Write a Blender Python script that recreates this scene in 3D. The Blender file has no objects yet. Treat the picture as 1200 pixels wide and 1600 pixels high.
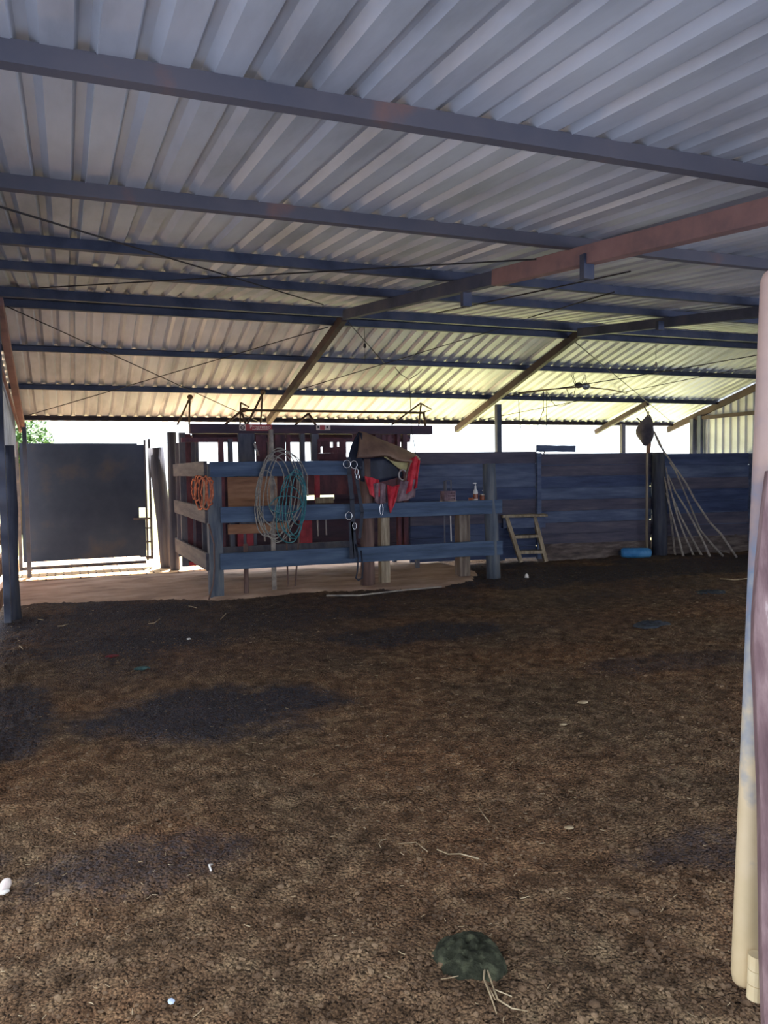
import bpy, bmesh, math, random
import numpy as np
from mathutils import Vector, Matrix, noise
random.seed(7)
SC = bpy.context.scene
COL = SC.collection
V = Vector

# ------------------------------------------------------------------ camera
FPX = 1243.52
AX = V((0.9301, -0.0325, 0.3659)); AY = V((-0.3681, -0.0448, 0.9287))
AX = V((3750-600, 690-800, FPX)).normalized(); AY = V((107-600, 740-800, FPX)).normalized()
AZ = AX.cross(AY).normalized()
if AZ.y > 0: AZ = -AZ
EYE = V((0, 0, 1.6))
def w(c): return V((AX.dot(c), AY.dot(c), AZ.dot(c)))
def ray(x, y): return w(V((x-600, y-800, FPX))).normalized()
def onY(x, y, Y): d = ray(x, y); return EYE + d*(Y/d.y)
def onX(x, y, X): d = ray(x, y); return EYE + d*(X/d.x)
def onZ(x, y, z=0): d = ray(x, y); return EYE + d*((z-EYE.z)/d.z)
cam = bpy.data.cameras.new('camera'); co = bpy.data.objects.new('camera', cam); COL.objects.link(co)
cam.sensor_fit = 'VERTICAL'; cam.sensor_height = 36; cam.lens = FPX/1600*36; cam.clip_start = .05; cam.clip_end = 500
r_, u_, b_ = w(V((1, 0, 0))), w(V((0, -1, 0))), w(V((0, 0, -1)))
co.matrix_world = Matrix(((r_.x, u_.x, b_.x, EYE.x), (r_.y, u_.y, b_.y, EYE.y), (r_.z, u_.z, b_.z, EYE.z), (0, 0, 0, 1)))
SC.camera = co

# the two roof slopes (height of the purlin centres) and the line of the back wall
RY, RZ = 9.44, 3.514
def zfar(Y): return RZ - .2874*(Y-RY)
def znear(Y): return RZ - .0891*(RY-Y)
def onFar(x, y, dz=0):
    d = ray(x, y); t = (RZ+dz+.2874*RY-EYE.z)/(d.z+.2874*d.y); return EYE+d*t
def onNear(x, y, dz=0):
    d = ray(x, y); t = (RZ+dz-.0891*RY-EYE.z)/(d.z-.0891*d.y); return EYE+d*t
WP = V((9.869, 11.482, 0)); WD = V((.991, -.132, 0)).normalized(); WN = V((-WD.y, WD.x, 0))
def onWall(x, y, off=0):
    d = ray(x, y); t = ((WP-EYE).dot(WN)+off)/d.dot(WN); return EYE+d*t

# ------------------------------------------------------------------ materials
def lin(c):
    return tuple((v/12.92 if v <= .04045 else ((v+.055)/1.055)**2.4) for v in [k/255 for k in c])+(1,)
def mat(name, cols, scale=6, stretch=(1, 1, 1), rough=.8, metal=0, bump=.3, bscale=None, detail=6, pos=None, spec=.3, bdist=.01):
    m = bpy.data.materials.new(name); m.use_nodes = True
    N, L = m.node_tree.nodes, m.node_tree.links
    p = N['Principled BSDF']; p.inputs['Roughness'].default_value = rough; p.inputs['Metallic'].default_value = metal
    p.inputs['Specular IOR Level'].default_value = spec
    tc = N.new('ShaderNodeTexCoord'); mp = N.new('ShaderNodeMapping'); mp.inputs['Scale'].default_value = stretch
    L.new(tc.outputs['Object'], mp.inputs['Vector'])
    n1 = N.new('ShaderNodeTexNoise'); n1.inputs['Scale'].default_value = scale; n1.inputs['Detail'].default_value = detail
    n1.inputs['Roughness'].default_value = .6
    L.new(mp.outputs[0], n1.inputs['Vector'])
    r = N.new('ShaderNodeValToRGB'); L.new(n1.outputs['Fac'], r.inputs[0])
    e = r.color_ramp.elements; k = len(cols)
    pos = pos or [.32+.36*i/max(1, k-1) for i in range(k)]
    e[0].position = pos[0]; e[0].color = lin(cols[0])
    e[1].position = pos[-1]; e[1].color = lin(cols[-1])
    for i in range(1, k-1):
        q = e.new(pos[i]); q.color = lin(cols[i])
    L.new(r.outputs[0], p.inputs['Base Color'])
    if bump:
        n2 = N.new('ShaderNodeTexNoise'); n2.inputs['Scale'].default_value = bscale or scale*3; n2.inputs['Detail'].default_value = 5
        L.new(mp.outputs[0], n2.inputs['Vector'])
        b = N.new('ShaderNodeBump'); b.inputs['Strength'].default_value = bump; b.inputs['Distance'].default_value = bdist
        L.new(n2.outputs['Fac'], b.inputs['Height']); L.new(b.outputs[0], p.inputs['Normal'])
    return m
M = {}
M['sheet'] = mat('galvanised_sheet', [(146, 147, 152), (178, 180, 186), (196, 198, 204)], 1.4, (1.5, .35, 1), .5, .12, .12, 8, spec=.4)
M['steel'] = mat('dark_painted_steel', [(52, 57, 72), (70, 74, 90), (84, 84, 94)], 3, rough=.6, metal=.2, bump=.15)
M['steelrust'] = mat('steel_with_rust', [(86, 84, 92), (96, 91, 96), (124, 94, 86)], 2.2, rough=.7, metal=.1, bump=.2, pos=[.35, .58, .72])
M['rust'] = mat('rusty_rafter', [(116, 92, 90), (140, 106, 100), (150, 114, 108)], 3, rough=.8, metal=.05, bump=.25)
M['rafter'] = mat('dull_rafter', [(48, 42, 46), (66, 55, 56), (82, 66, 62)], 2.5, rough=.75, metal=.1, bump=.2)
M['woodblue'] = mat('dark_blue_grey_planks', [(62, 70, 98), (80, 90, 118), (100, 108, 134)], 2.0, (.6, 3, 5), .75, 0, .5, 9)  # blue tint and lifted darks stand in for veiling haze
M['board'] = mat('corral_board', [(50, 64, 86), (66, 82, 108), (82, 98, 122)], 2.5, (.6, 4, 5), .7, 0, .5, 9)  # veiling haze also put into the boards, side boards and posts below
M['boardside'] = mat('corral_side_board', [(62, 62, 72), (82, 79, 88), (100, 95, 100)], 2.5, (4, .6, 5), .75, 0, .5, 9)
M['post'] = mat('weathered_post', [(60, 66, 80), (86, 92, 104), (112, 112, 114)], 3, (4, 4, .5), .85, 0, .7, 9)
M['trunk'] = mat('round_post', [(44, 46, 60), (62, 64, 78), (84, 82, 88)], 3, (4, 4, .4), .85, 0, .7, 9)
M['brownwood'] = mat('brown_wood', [(126, 90, 72), (160, 118, 94), (182, 140, 112)], 3, (.6, 3, 4), .8, 0, .5, 9)
M['palewood'] = mat('pale_wood', [(112, 98, 84), (144, 128, 110), (176, 160, 140)], 4, (5, 5, .5), .85, 0, .7, 9)
M['stump'] = mat('grey_brown_stump', [(84, 72, 68), (112, 98, 90), (140, 126, 116)], 4, (5, 5, .5), .85, 0, .7, 9)
M['brownpost'] = mat('brown_post', [(78, 60, 58), (104, 82, 78), (124, 100, 92)], 3, (5, 5, .5), .85, 0, .7, 9)
M['maroon'] = mat('maroon_painted_wood', [(66, 44, 54), (92, 54, 64), (118, 66, 72)], 3, (2, 2, 1), .6, 0, .3, 9)
M['header'] = mat('dark_maroon_beam', [(50, 42, 56), (66, 50, 64), (84, 58, 68)], 3, (.6, 3, 3), .65, 0, .3)
M['red'] = mat('red_paint', [(104, 28, 40), (150, 40, 54), (172, 66, 72)], 3, rough=.5, bump=.2)
M['chutegrey'] = mat('grey_chute_wood', [(66, 68, 84), (92, 92, 104), (112, 108, 112)], 3, (3, 3, .6), .75, 0, .4)
M['lever'] = mat('lever_steel', [(72, 52, 40), (96, 72, 52), (112, 86, 60)], 5, rough=.6, metal=.2, bump=.2)
M['palesteel'] = mat('pale_rod', [(170, 160, 160), (196, 188, 186), (214, 206, 202)], 5, rough=.4, metal=.5, bump=.1)
M['gate'] = mat('dark_gate_sheet', [(28, 38, 60), (40, 50, 70), (66, 62, 64)], 1.6, rough=.75, metal=.1, bump=.25, pos=[.3, .55, .78])
M['gateframe'] = mat('gate_frame', [(48, 48, 58), (70, 66, 70), (104, 92, 88)], 4, rough=.65, metal=.2, bump=.2)
M['rope'] = mat('grey_rope', [(112, 108, 106), (142, 136, 130), (166, 158, 150)], 40, rough=.9, bump=.5)
M['teal'] = mat('teal_rope', [(26, 92, 100), (58, 116, 124), (112, 142, 150)], 20, rough=.8, bump=.4)
M['orange'] = mat('orange_rope', [(140, 74, 54), (176, 98, 72), (196, 124, 98)], 30, rough=.8, bump=.4)
M['leather'] = mat('brown_leather', [(92, 70, 62), (118, 92, 78), (138, 110, 92)], 3, rough=.55, bump=.3, bscale=40)
M['leatherdark'] = mat('black_leather', [(20, 24, 40), (30, 34, 52), (44, 48, 64)], 5, rough=.5, bump=.3)
M['yellow'] = mat('yellowish_lining', [(150, 140, 100), (178, 166, 120), (194, 182, 138)], 4, rough=.9, bump=.3)
M['redcloth'] = mat('red_cloth', [(150, 36, 52), (196, 52, 66), (212, 84, 92)], 8, rough=.95, bump=.4, bscale=60)
M['purplecloth'] = mat('dull_cloth', [(96, 78, 88), (128, 104, 112), (150, 128, 132)], 8, rough=.95, bump=.4, bscale=60)
M['chrome'] = mat('bright_metal', [(200, 200, 204), (226, 226, 230)], 5, rough=.2, metal=.9, bump=0)
M['stick'] = mat('grey_stick', [(116, 108, 108), (148, 138, 132), (172, 160, 150)], 12, rough=.9, bump=.5)
M['blue'] = mat('blue_plastic', [(40, 96, 150), (58, 120, 176), (92, 148, 196)], 3, rough=.5, bump=.15)
M['cloth'] = mat('dark_cloth', [(58, 54, 62), (84, 76, 80), (104, 94, 94)], 4, rough=.95, bump=.5)
M['white'] = mat('white_plastic', [(206, 200, 198), (232, 226, 222)], 8, rough=.6, bump=.1)
M['pinkwhite'] = mat('pinkish_white', [(214, 194, 194), (232, 216, 212), (240, 230, 226)], 20, rough=.6, bump=.2)
M['paleblue'] = mat('pale_blue_scrap', [(170, 186, 214), (200, 212, 232)], 20, rough=.7, bump=.2)
M['amber'] = mat('brown_bottle', [(120, 66, 48), (150, 88, 62)], 8, rough=.3, bump=0)
M['tin'] = mat('tin', [(140, 130, 128), (170, 160, 156)], 8, rough=.4, metal=.6, bump=.1)
M['wire'] = mat('dark_wire', [(40, 36, 36), (58, 50, 46)], 20, rough=.7, bump=0)
M['foil'] = mat('crumpled_foil', [(90, 90, 94), (150, 150, 152), (190, 190, 190)], 20, rough=.35, metal=.6, bump=.6)
M['pipe'] = mat('worn_pipe', [(178, 152, 134), (188, 164, 146), (140, 138, 146), (104, 116, 138)], 2.6, (3, 3, 1.2), .5, 0, .15, 12, pos=[.3, .5, .62, .72])
M['pipepale'] = mat('cream_pipe', [(188, 164, 128), (206, 184, 146), (214, 196, 162)], 6, rough=.5, bump=.1)
M['oldboard'] = mat('weathered_rusty_board', [(74, 54, 58), (108, 84, 86), (140, 116, 116), (206, 190, 188)], 4, (4, 4, .7), .85, 0, .8, 12, pos=[.28, .5, .66, .76])
M['dung'] = mat('green_dung', [(24, 25, 18), (44, 46, 36), (74, 76, 60)], 26, rough=.85, bump=1.0, bscale=45, spec=.15)
M['dungdry'] = mat('grey_dung', [(36, 40, 48), (52, 56, 64), (66, 68, 74)], 12, rough=.9, bump=.8, bscale=24)
M['straw'] = mat('straw', [(128, 108, 84), (160, 140, 112), (196, 178, 150)], 10, rough=.9, bump=.2)
M['leaf'] = mat('leaf', [(34, 62, 26), (54, 88, 38), (84, 112, 58)], 3, rough=.6, bump=0)
M['bark'] = mat('bark', [(70, 56, 44), (100, 82, 66)], 8, rough=.9, bump=.5)
M['apron'] = mat('trampled_apron', [(134, 108, 94), (164, 136, 120), (184, 158, 142)], 1.6, (1, 2.2, 1), .95, 0, .5, 14, bdist=.02)
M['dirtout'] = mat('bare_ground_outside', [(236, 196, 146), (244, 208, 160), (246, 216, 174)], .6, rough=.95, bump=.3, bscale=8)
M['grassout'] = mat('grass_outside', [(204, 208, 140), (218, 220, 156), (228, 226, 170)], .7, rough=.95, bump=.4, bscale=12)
M['bluegravel'] = mat('grey_gravel_outside', [(128, 140, 168), (142, 154, 184), (154, 166, 198)], 1.2, rough=.95, bump=.4, bscale=14)  # invented unseen surface, blue to bounce cool light onto the ceiling
M['meadow'] = mat('meadow_outside', [(84, 84, 60), (104, 106, 72), (120, 122, 86)], .7, rough=.95, bump=.4, bscale=12)
M['gravel'] = mat('dark_gravel_outside', [(68, 76, 92), (82, 90, 108), (96, 104, 122)], 1.2, rough=.95, bump=.4, bscale=14)  # invented unseen surface, its tone sets the bounce on the near ceiling

def brickmat():
    m = mat('brick_paving', [(180, 150, 124), (206, 178, 150)], 5, rough=.95, bump=.2)
    N, L = m.node_tree.nodes, m.node_tree.links
    tc = N.new('ShaderNodeTexCoord'); b = N.new('ShaderNodeTexBrick'); L.new(tc.outputs['Object'], b.inputs['Vector'])
    b.inputs['Scale'].default_value = 1; b.inputs['Brick Width'].default_value = .24; b.inputs['Row Height'].default_value = .13
    b.inputs['Mortar Size'].default_value = .012
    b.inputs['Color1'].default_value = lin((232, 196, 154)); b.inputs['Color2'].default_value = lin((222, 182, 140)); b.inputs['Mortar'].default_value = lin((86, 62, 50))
    L.new(b.outputs['Color'], N['Principled BSDF'].inputs['Base Color'])
    return m
M['brick'] = brickmat()

# ------------------------------------------------------------------ mesh helpers
class MB:
    def __init__(s): s.v = []; s.f = []
    def add(s, vs, fs):
        k = len(s.v); s.v += [V(p) for p in vs]; s.f += [tuple(i+k for i in f) for f in fs]; return s
    def box(s, c, size, R=None):
        x, y, z = [d/2 for d in size]
        p = [V((a*x, b*y, d*z)) for a in (-1, 1) for b in (-1, 1) for d in (-1, 1)]
        if R: p = [R @ q for q in p]
        return s.add([V(c)+q for q in p], [(0, 1, 3, 2), (4, 6, 7, 5), (0, 4, 5, 1), (2, 3, 7, 6), (0, 2, 6, 4), (1, 5, 7, 3)])
    def beam(s, a, b, wd, ht, up=(0, 0, 1), n=1, jit=0):
        """bar of width wd and height ht from a to b, with n segments and rough edges"""
        a, b, up = V(a), V(b), V(up); d = (b-a).normalized(); sd = d.cross(up).normalized(); up = sd.cross(d).normalized()
        vs, fs = [], []
        for i in range(n+1):
            c = a.lerp(b, i/n)
            for k, (p, q) in enumerate(((-1, -1), (1, -1), (1, 1), (-1, 1))):
                j1 = random.uniform(-jit, jit); j2 = random.uniform(-jit, jit)
                vs.append(c+sd*(p*wd/2+j1*.5)+up*(q*ht/2+j2))
        for i in range(n):
            for k in range(4):
                k2 = (k+1) % 4; fs.append((i*4+k, i*4+k2, i*4+4+k2, i*4+4+k))
        fs += [(3, 2, 1, 0), tuple(n*4+k for k in range(4))]
        return s.add(vs, fs)
    def tube(s, pts, r, seg=8, caps=True, jit=0):
        pts = [V(p) for p in pts]; n = len(pts); rr = r if isinstance(r, (list, tuple)) else [r]*n
        t0 = (pts[1]-pts[0]).normalized(); ref = V((0, 0, 1)) if abs(t0.z) < .9 else V((1, 0, 0))
        nrm = t0.cross(ref).normalized(); vs, fs = [], []
        for i in range(n):
            t = (pts[min(i+1, n-1)]-pts[max(i-1, 0)])
            t = t.normalized() if t.length > 1e-9 else t0
            nrm = (nrm-t*nrm.dot(t)); nrm = nrm.normalized() if nrm.length > 1e-6 else t.orthogonal().normalized()
            bn = t.cross(nrm)
            for k in range(seg):
                a = 2*math.pi*k/seg; q = rr[i]*(1+random.uniform(-jit, jit))
                vs.append(pts[i]+(nrm*math.cos(a)+bn*math.sin(a))*q)
        for i in range(n-1):
            for k in range(seg):
                k2 = (k+1) % seg; fs.append((i*seg+k, i*seg+k2, i*seg+seg+k2, i*seg+seg+k))
        if caps: fs += [tuple(range(seg-1, -1, -1)), tuple((n-1)*seg+k for k in range(seg))]
        return s.add(vs, fs)
    def lathe(s, c, prof, seg=20):
        c = V(c); vs, fs = [], []
        for r, z in prof:
            for k in range(seg):
                a = 2*math.pi*k/seg; vs.append(c+V((r*math.cos(a), r*math.sin(a), z)))
        for i in range(len(prof)-1):
            for k in range(seg):
                k2 = (k+1) % seg; fs.append((i*seg+k, i*seg+k2, i*seg+seg+k2, i*seg+seg+k))
        fs += [tuple(range(seg-1, -1, -1)), tuple((len(prof)-1)*seg+k for k in range(seg))]
        return s.add(vs, fs)
    def prism(s, poly, dvec):
        n = len(poly); poly = [V(p) for p in poly]; d = V(dvec)
        return s.add(poly+[p+d for p in poly], [tuple(range(n-1, -1, -1)), tuple(range(n, 2*n))]+[(i, (i+1) % n, n+(i+1) % n, n+i) for i in range(n)])
    def grid(s, fn, nu, nv):
        vs = [fn(i/nu, j/nv) for j in range(nv+1) for i in range(nu+1)]
        return s.add(vs, [(j*(nu+1)+i, j*(nu+1)+i+1, (j+1)*(nu+1)+i+1, (j+1)*(nu+1)+i) for j in range(nv) for i in range(nu)])
    def build(s, name, m, parent=None, smooth=False, bevel=0, solid=0, subsurf=0, origin=None):
        me = bpy.data.meshes.new(name)
        if origin is None:
            if parent is not None: o0 = parent.matrix_world.translation.copy() if parent.parent is None else V(parent['w0'])
            else:
                xs = [p.x for p in s.v]; ys = [p.y for p in s.v]
                o0 = V(((min(xs)+max(xs))/2, (min(ys)+max(ys))/2, min(p.z for p in s.v)))
        else: o0 = V(origin)
        me.from_pydata([p-o0 for p in s.v], [], s.f)
        bm = bmesh.new(); bm.from_mesh(me); bmesh.ops.recalc_face_normals(bm, faces=bm.faces); bm.to_mesh(me); bm.free()
        me.materials.append(M[m] if isinstance(m, str) else m)
        if smooth:
            for p in me.polygons: p.use_smooth = True
        o = bpy.data.objects.new(name, me); COL.objects.link(o)
        if parent is None: o.location = o0; o.matrix_world = Matrix.Translation(o0)
        else: o.parent = parent; o['w0'] = tuple(o0)
        if solid: q = o.modifiers.new('solid', 'SOLIDIFY'); q.thickness = solid; q.offset = 0
        if bevel: q = o.modifiers.new('bevel', 'BEVEL'); q.width = bevel; q.segments = 2; q.limit_method = 'ANGLE'
        if subsurf: q = o.modifiers.new('sub', 'SUBSURF'); q.levels = subsurf; q.render_levels = subsurf
        return o
def tag(o, label, cat, group=None):
    o['label'] = label; o['category'] = cat
    if group: o['group'] = group
    if 'w0' in o: del o['w0']
    return o
def struct(o, label=None):
    o['kind'] = 'structure'
    if label: o['label'] = label
    return o
def thing(name, loc, label, cat, group=None):
    o = bpy.data.objects.new(name, None); COL.objects.link(o); o.empty_display_size = .1
    o.location = loc; o.matrix_world = Matrix.Translation(V(loc)); return tag(o, label, cat, group)

# ------------------------------------------------------------------ floor of trampled manure
def axis(a, b, s0, g, smax):
    out = [a]; s = s0
    while out[-1] < b: out.append(out[-1]+s); s = min(s*g, smax)
    out[-1] = b; return out
xs_f = axis(-1.0, 12.0, .014, 1.0022, .035); ys_f = axis(.6, 13.25, .012, 1.006, .05)
def ell(x, y, cx, cy, rx, ry, wob=.35):
    q = math.hypot((x-cx)/rx, (y-cy)/ry)
    q += wob*noise.noise((x*2.1, y*2.1, 3))+wob*.6*noise.noise((x*6, y*6, 9))
    return max(0, min(1, (1.15-q)/.45))
STAIN = [(.86, 5.35, .95, .62, 1), (3.1, 7.2, 1.1, .45, .85), (-.45, 5.7, .35, .9, .9), (.25, 3.35, .5, .3, .55), (1.7, 8.6, 2.1, .75, .75),
         (.3, 8.9, 1.1, 1.2, .8), (4.6, 5.2, .8, .3, .5), (7.4, 10.1, 3.6, 1.15, .95), (3.6, 9.3, 2.0, .5, .6), (2.4, 2.6, .35, .18, .5), (-.5, 3.6, .2, .2, .8), (10.2, 9.8, 2.2, 1.0, .9)]
vs = []; cols = []
for y in ys_f:
    for x in xs_f:
        h = .05*noise.noise((x*.55, y*.55, 0))+.028*noise.noise((x*2.3, y*2.3, 5))
        h += .016*noise.noise((x*7, y*7, 2))+.016*abs(noise.noise((x*17, y*17, 4)))+.012*noise.noise((x*31, y*31, 7))
        edge = min(1, max(0, (x+.95)/.4), max(0, (13.2-y)/.4))
        vs.append((x, y, h*edge-.02))
        s = 0
        for cx, cy, rx, ry, a in STAIN:
            if abs(x-cx) < rx*1.9 and abs(y-cy) < ry*1.9: s = max(s, a*ell(x, y, cx, cy, rx, ry))
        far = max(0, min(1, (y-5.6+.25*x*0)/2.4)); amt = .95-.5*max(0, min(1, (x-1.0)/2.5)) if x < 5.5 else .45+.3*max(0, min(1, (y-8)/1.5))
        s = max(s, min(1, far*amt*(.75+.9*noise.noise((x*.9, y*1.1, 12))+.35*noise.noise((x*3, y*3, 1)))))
        cols.append(s)
nx = len(xs_f)
fs = [(j*nx+i, j*nx+i+1, (j+1)*nx+i+1, (j+1)*nx+i) for j in range(len(ys_f)-1) for i in range(nx-1)]
me = bpy.data.meshes.new('floor'); me.from_pydata(vs, [], fs)
at = me.attributes.new('stain', 'FLOAT', 'POINT'); at.data.foreach_set('value', np.array(cols, dtype=np.float32))
for p in me.polygons: p.use_smooth = True
def floormat():
    m = mat('trampled_manure_soil', [(84, 64, 48), (120, 94, 74), (152, 126, 100)], 9, rough=.97, bump=1.0, bscale=55, detail=9, bdist=.02, spec=.15)
    N, L = m.node_tree.nodes, m.node_tree.links; p = N['Principled BSDF']
    src = p.inputs['Base Color'].links[0].from_socket
    n3 = N.new('ShaderNodeTexNoise'); n3.inputs['Scale'].default_value = .8; n3.inputs['Detail'].default_value = 3
    tc = N.new('ShaderNodeTexCoord'); L.new(tc.outputs['Object'], n3.inputs['Vector'])
    r3 = N.new('ShaderNodeValToRGB'); r3.color_ramp.elements[0].position = .38; r3.color_ramp.elements[1].position = .64
    r3.color_ramp.elements[0].color = (.92, .98, .98, 1); r3.color_ramp.elements[1].color = (1.12, 1.0, .9, 1)
    L.new(n3.outputs['Fac'], r3.inputs[0])
    mx = N.new('ShaderNodeMix'); mx.data_type = 'RGBA'; mx.blend_type = 'MULTIPLY'; mx.inputs[0].default_value = 1
    L.new(src, mx.inputs[6]); L.new(r3.outputs[0], mx.inputs[7])
    vo = N.new('ShaderNodeTexVoronoi'); vo.inputs['Scale'].default_value = 70; L.new(tc.outputs['Object'], vo.inputs['Vector'])
    n6 = N.new('ShaderNodeTexNoise'); n6.inputs['Scale'].default_value = 130; n6.inputs['Detail'].default_value = 4; L.new(tc.outputs['Object'], n6.inputs['Vector'])
    r6 = N.new('ShaderNodeValToRGB'); r6.color_ramp.elements[0].position = .34; r6.color_ramp.elements[1].position = .64
    r6.color_ramp.elements[0].color = (.3, .29, .3, 1); r6.color_ramp.elements[1].color = (1.35, 1.3, 1.25, 1); L.new(n6.outputs['Fac'], r6.inputs[0])
    mq = N.new('ShaderNodeMix'); mq.data_type = 'RGBA'; mq.blend_type = 'MULTIPLY'; mq.inputs[0].default_value = 1
    L.new(mx.outputs[2], mq.inputs[6]); L.new(r6.outputs[0], mq.inputs[7]); mx = mq
    b2 = N.new('ShaderNodeBump'); b2.inputs['Strength'].default_value = .9; b2.inputs['Distance'].default_value = .02; b2.invert = True
    L.new(vo.outputs['Distance'], b2.inputs['Height']); ob = p.inputs['Normal'].links[0].from_socket; L.new(ob, b2.inputs['Normal']); L.new(b2.outputs[0], p.inputs['Normal'])
    # fresh dark manure
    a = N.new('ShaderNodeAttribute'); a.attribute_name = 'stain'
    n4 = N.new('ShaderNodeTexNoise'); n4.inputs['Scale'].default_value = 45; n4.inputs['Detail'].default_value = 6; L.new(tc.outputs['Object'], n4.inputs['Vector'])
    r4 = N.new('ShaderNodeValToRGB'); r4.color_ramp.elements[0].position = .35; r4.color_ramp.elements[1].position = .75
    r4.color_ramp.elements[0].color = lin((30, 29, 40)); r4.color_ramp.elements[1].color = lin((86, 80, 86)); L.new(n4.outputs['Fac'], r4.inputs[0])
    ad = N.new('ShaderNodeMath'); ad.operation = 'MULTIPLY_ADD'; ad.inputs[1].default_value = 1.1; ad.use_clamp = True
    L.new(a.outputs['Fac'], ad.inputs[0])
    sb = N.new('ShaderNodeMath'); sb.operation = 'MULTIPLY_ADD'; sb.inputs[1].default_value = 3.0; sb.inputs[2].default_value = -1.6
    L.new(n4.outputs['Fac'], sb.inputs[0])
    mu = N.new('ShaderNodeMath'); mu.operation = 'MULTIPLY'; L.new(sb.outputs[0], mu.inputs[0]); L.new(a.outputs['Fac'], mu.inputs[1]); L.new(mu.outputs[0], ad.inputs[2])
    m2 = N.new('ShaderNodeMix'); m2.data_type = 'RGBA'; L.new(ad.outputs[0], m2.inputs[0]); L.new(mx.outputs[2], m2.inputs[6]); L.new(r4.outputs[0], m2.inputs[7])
    # tiny pale chaff
    n5 = N.new('ShaderNodeTexNoise'); n5.inputs['Scale'].default_value = 95; n5.inputs['Detail'].default_value = 2; L.new(tc.outputs['Object'], n5.inputs['Vector'])
    r5 = N.new('ShaderNodeValToRGB'); r5.color_ramp.elements[0].position = .66; r5.color_ramp.elements[1].position = .74
    r5.color_ramp.elements[0].color = (0, 0, 0, 1); r5.color_ramp.elements[1].color = (.6, .6, .6, 1); L.new(n5.outputs['Fac'], r5.inputs[0])
    m3 = N.new('ShaderNodeMix'); m3.data_type = 'RGBA'; L.new(r5.outputs[0], m3.inputs[0]); L.new(m2.outputs[2], m3.inputs[6]); m3.inputs[7].default_value = lin((150, 128, 100))
    L.new(m3.outputs[2], p.inputs['Base Color'])
    return m
M['soil'] = floormat()
me.materials.append(M['soil'])
floor = bpy.data.objects.new('floor', me); COL.objects.link(floor); struct(floor, 'trampled brown manure soil with dark damp patches')
M['clod'] = mat('soil_clods', [(66, 50, 38), (104, 82, 64), (140, 116, 92)], 9, rough=.97, bump=.6, bscale=80)
def stainat(x, y):
    return max(a*ell(x, y, cx, cy, rx, ry) for cx, cy, rx, ry, a in STAIN)
def fz(x, y):
    h = .05*noise.noise((x*.55, y*.55, 0))+.028*noise.noise((x*2.3, y*2.3, 5))+.016*noise.noise((x*7, y*7, 2))+.016*abs(noise.noise((x*17, y*17, 4)))
    return h*min(1, max(0, (x+.95)/.4), max(0, (13.2-y)/.4))-.02
ICO_V, ICO_F = [], []
_b = bmesh.new(); bmesh.ops.create_icosphere(_b, subdivisions=1, radius=1)
ICO_V = [v.co.copy() for v in _b.verts]; ICO_F = [tuple(v.index for v in f.verts) for f in _b.faces]; _b.free()
mb = MB()
for i in range(17000):
    y = 1.5+6.5*random.random()**1.9; x = random.uniform(-.85, .1*y+1.1*y*.75+.6)
    if stainat(x, y) > .25: continue
    r = random.uniform(.003, .0095)*(1.8 if random.random() < .03 else 1); s3 = V((random.uniform(.7, 1.4), random.uniform(.7, 1.4), random.uniform(.5, .8)))
    c = V((x, y, fz(x, y)+r*.2)); rot = Matrix.Rotation(random.random()*6.28, 3, 'Z')
    mb.add([c+rot @ V((v.x*s3.x, v.y*s3.y, v.z*s3.z))*r*random.uniform(.75, 1.2) for v in ICO_V], ICO_F)
o = mb.build('soil_clods', 'clod', origin=(0, 0, 0)); tag(o, 'loose crumbs of dry soil strewn over the manure floor', 'soil'); o['kind'] = 'stuff'
mb = MB()
for i in range(1300):
    y = 1.5+9.5*random.random()**1.2; x = random.uniform(-.85, .95*y+.6)
    if y > 8 and random.random() < .3: x = random.uniform(-.8, 9)
    l = random.uniform(.004, .014)*(2.0 if random.random() < .04 else 1); a = random.random()*6.28; z = fz(x, y)+.008
    d = V((math.cos(a), math.sin(a), random.uniform(-.15, .25)))*l
    c = V((x, y, z)); bend = V((-d.y, d.x, 0))*random.uniform(-.3, .3)
    mb.tube([c-d, c+bend, c+d], random.uniform(.0008, .0016), 4)
o = mb.build('straw_litter', 'straw', origin=(0, 0, 0)); tag(o, 'pale chopped straw bits scattered over the manure floor', 'straw'); o['kind'] = 'stuff'

# trampled apron before the gate and under the corral, brick paving and the land outside
edge = [(-.95, 10.75), (-.3, 10.62), (.5, 10.5), (1.1, 10.32), (1.7, 9.92), (2.2, 9.95), (2.7, 10.1), (3.4, 9.85), (4.0, 9.72), (4.7, 9.7), (5.3, 10.0), (5.7, 10.7), (5.6, 11.9)]
ed2 = []
for a, b in zip(edge, edge[1:]):
    for k in range(8):
        t = k/8; x = a[0]*(1-t)+b[0]*t; y = a[1]*(1-t)+b[1]*t
        ed2.append((x+.05*noise.noise((x*5, y*5, 1)), y+.09*noise.noise((x*4, y*4, 8))))
ed2.append(edge[-1])
mb = MB()
def apr(u, v):
    k = u*(len(ed2)-1); i = min(int(k), len(ed2)-2); t = k-i
    x = ed2[i][0]*(1-t)+ed2[i+1][0]*t; y = ed2[i][1]*(1-t)+ed2[i+1][1]*t
    yy = y+(12.8-y)*v; e = min(1, v/.03)
    return V((x+(v*.1 if x > 5.4 else 0), yy, .035*e-.01+.012*noise.noise((x*3, yy*3, 6))*e))
mb.grid(apr, 200, 60)
o = mb.build('floor', 'apron', smooth=True, origin=(0, 0, 0)); struct(o, 'bare tan trampled strip in front of the gate and under the corral')
mb = MB().box((2.0, 14.5, -.025), (5.9, 3.5, .11)); o = mb.build('floor', 'brick', origin=(0, 0, 0)); struct(o, 'sunlit brick paving under the gate')
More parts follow.
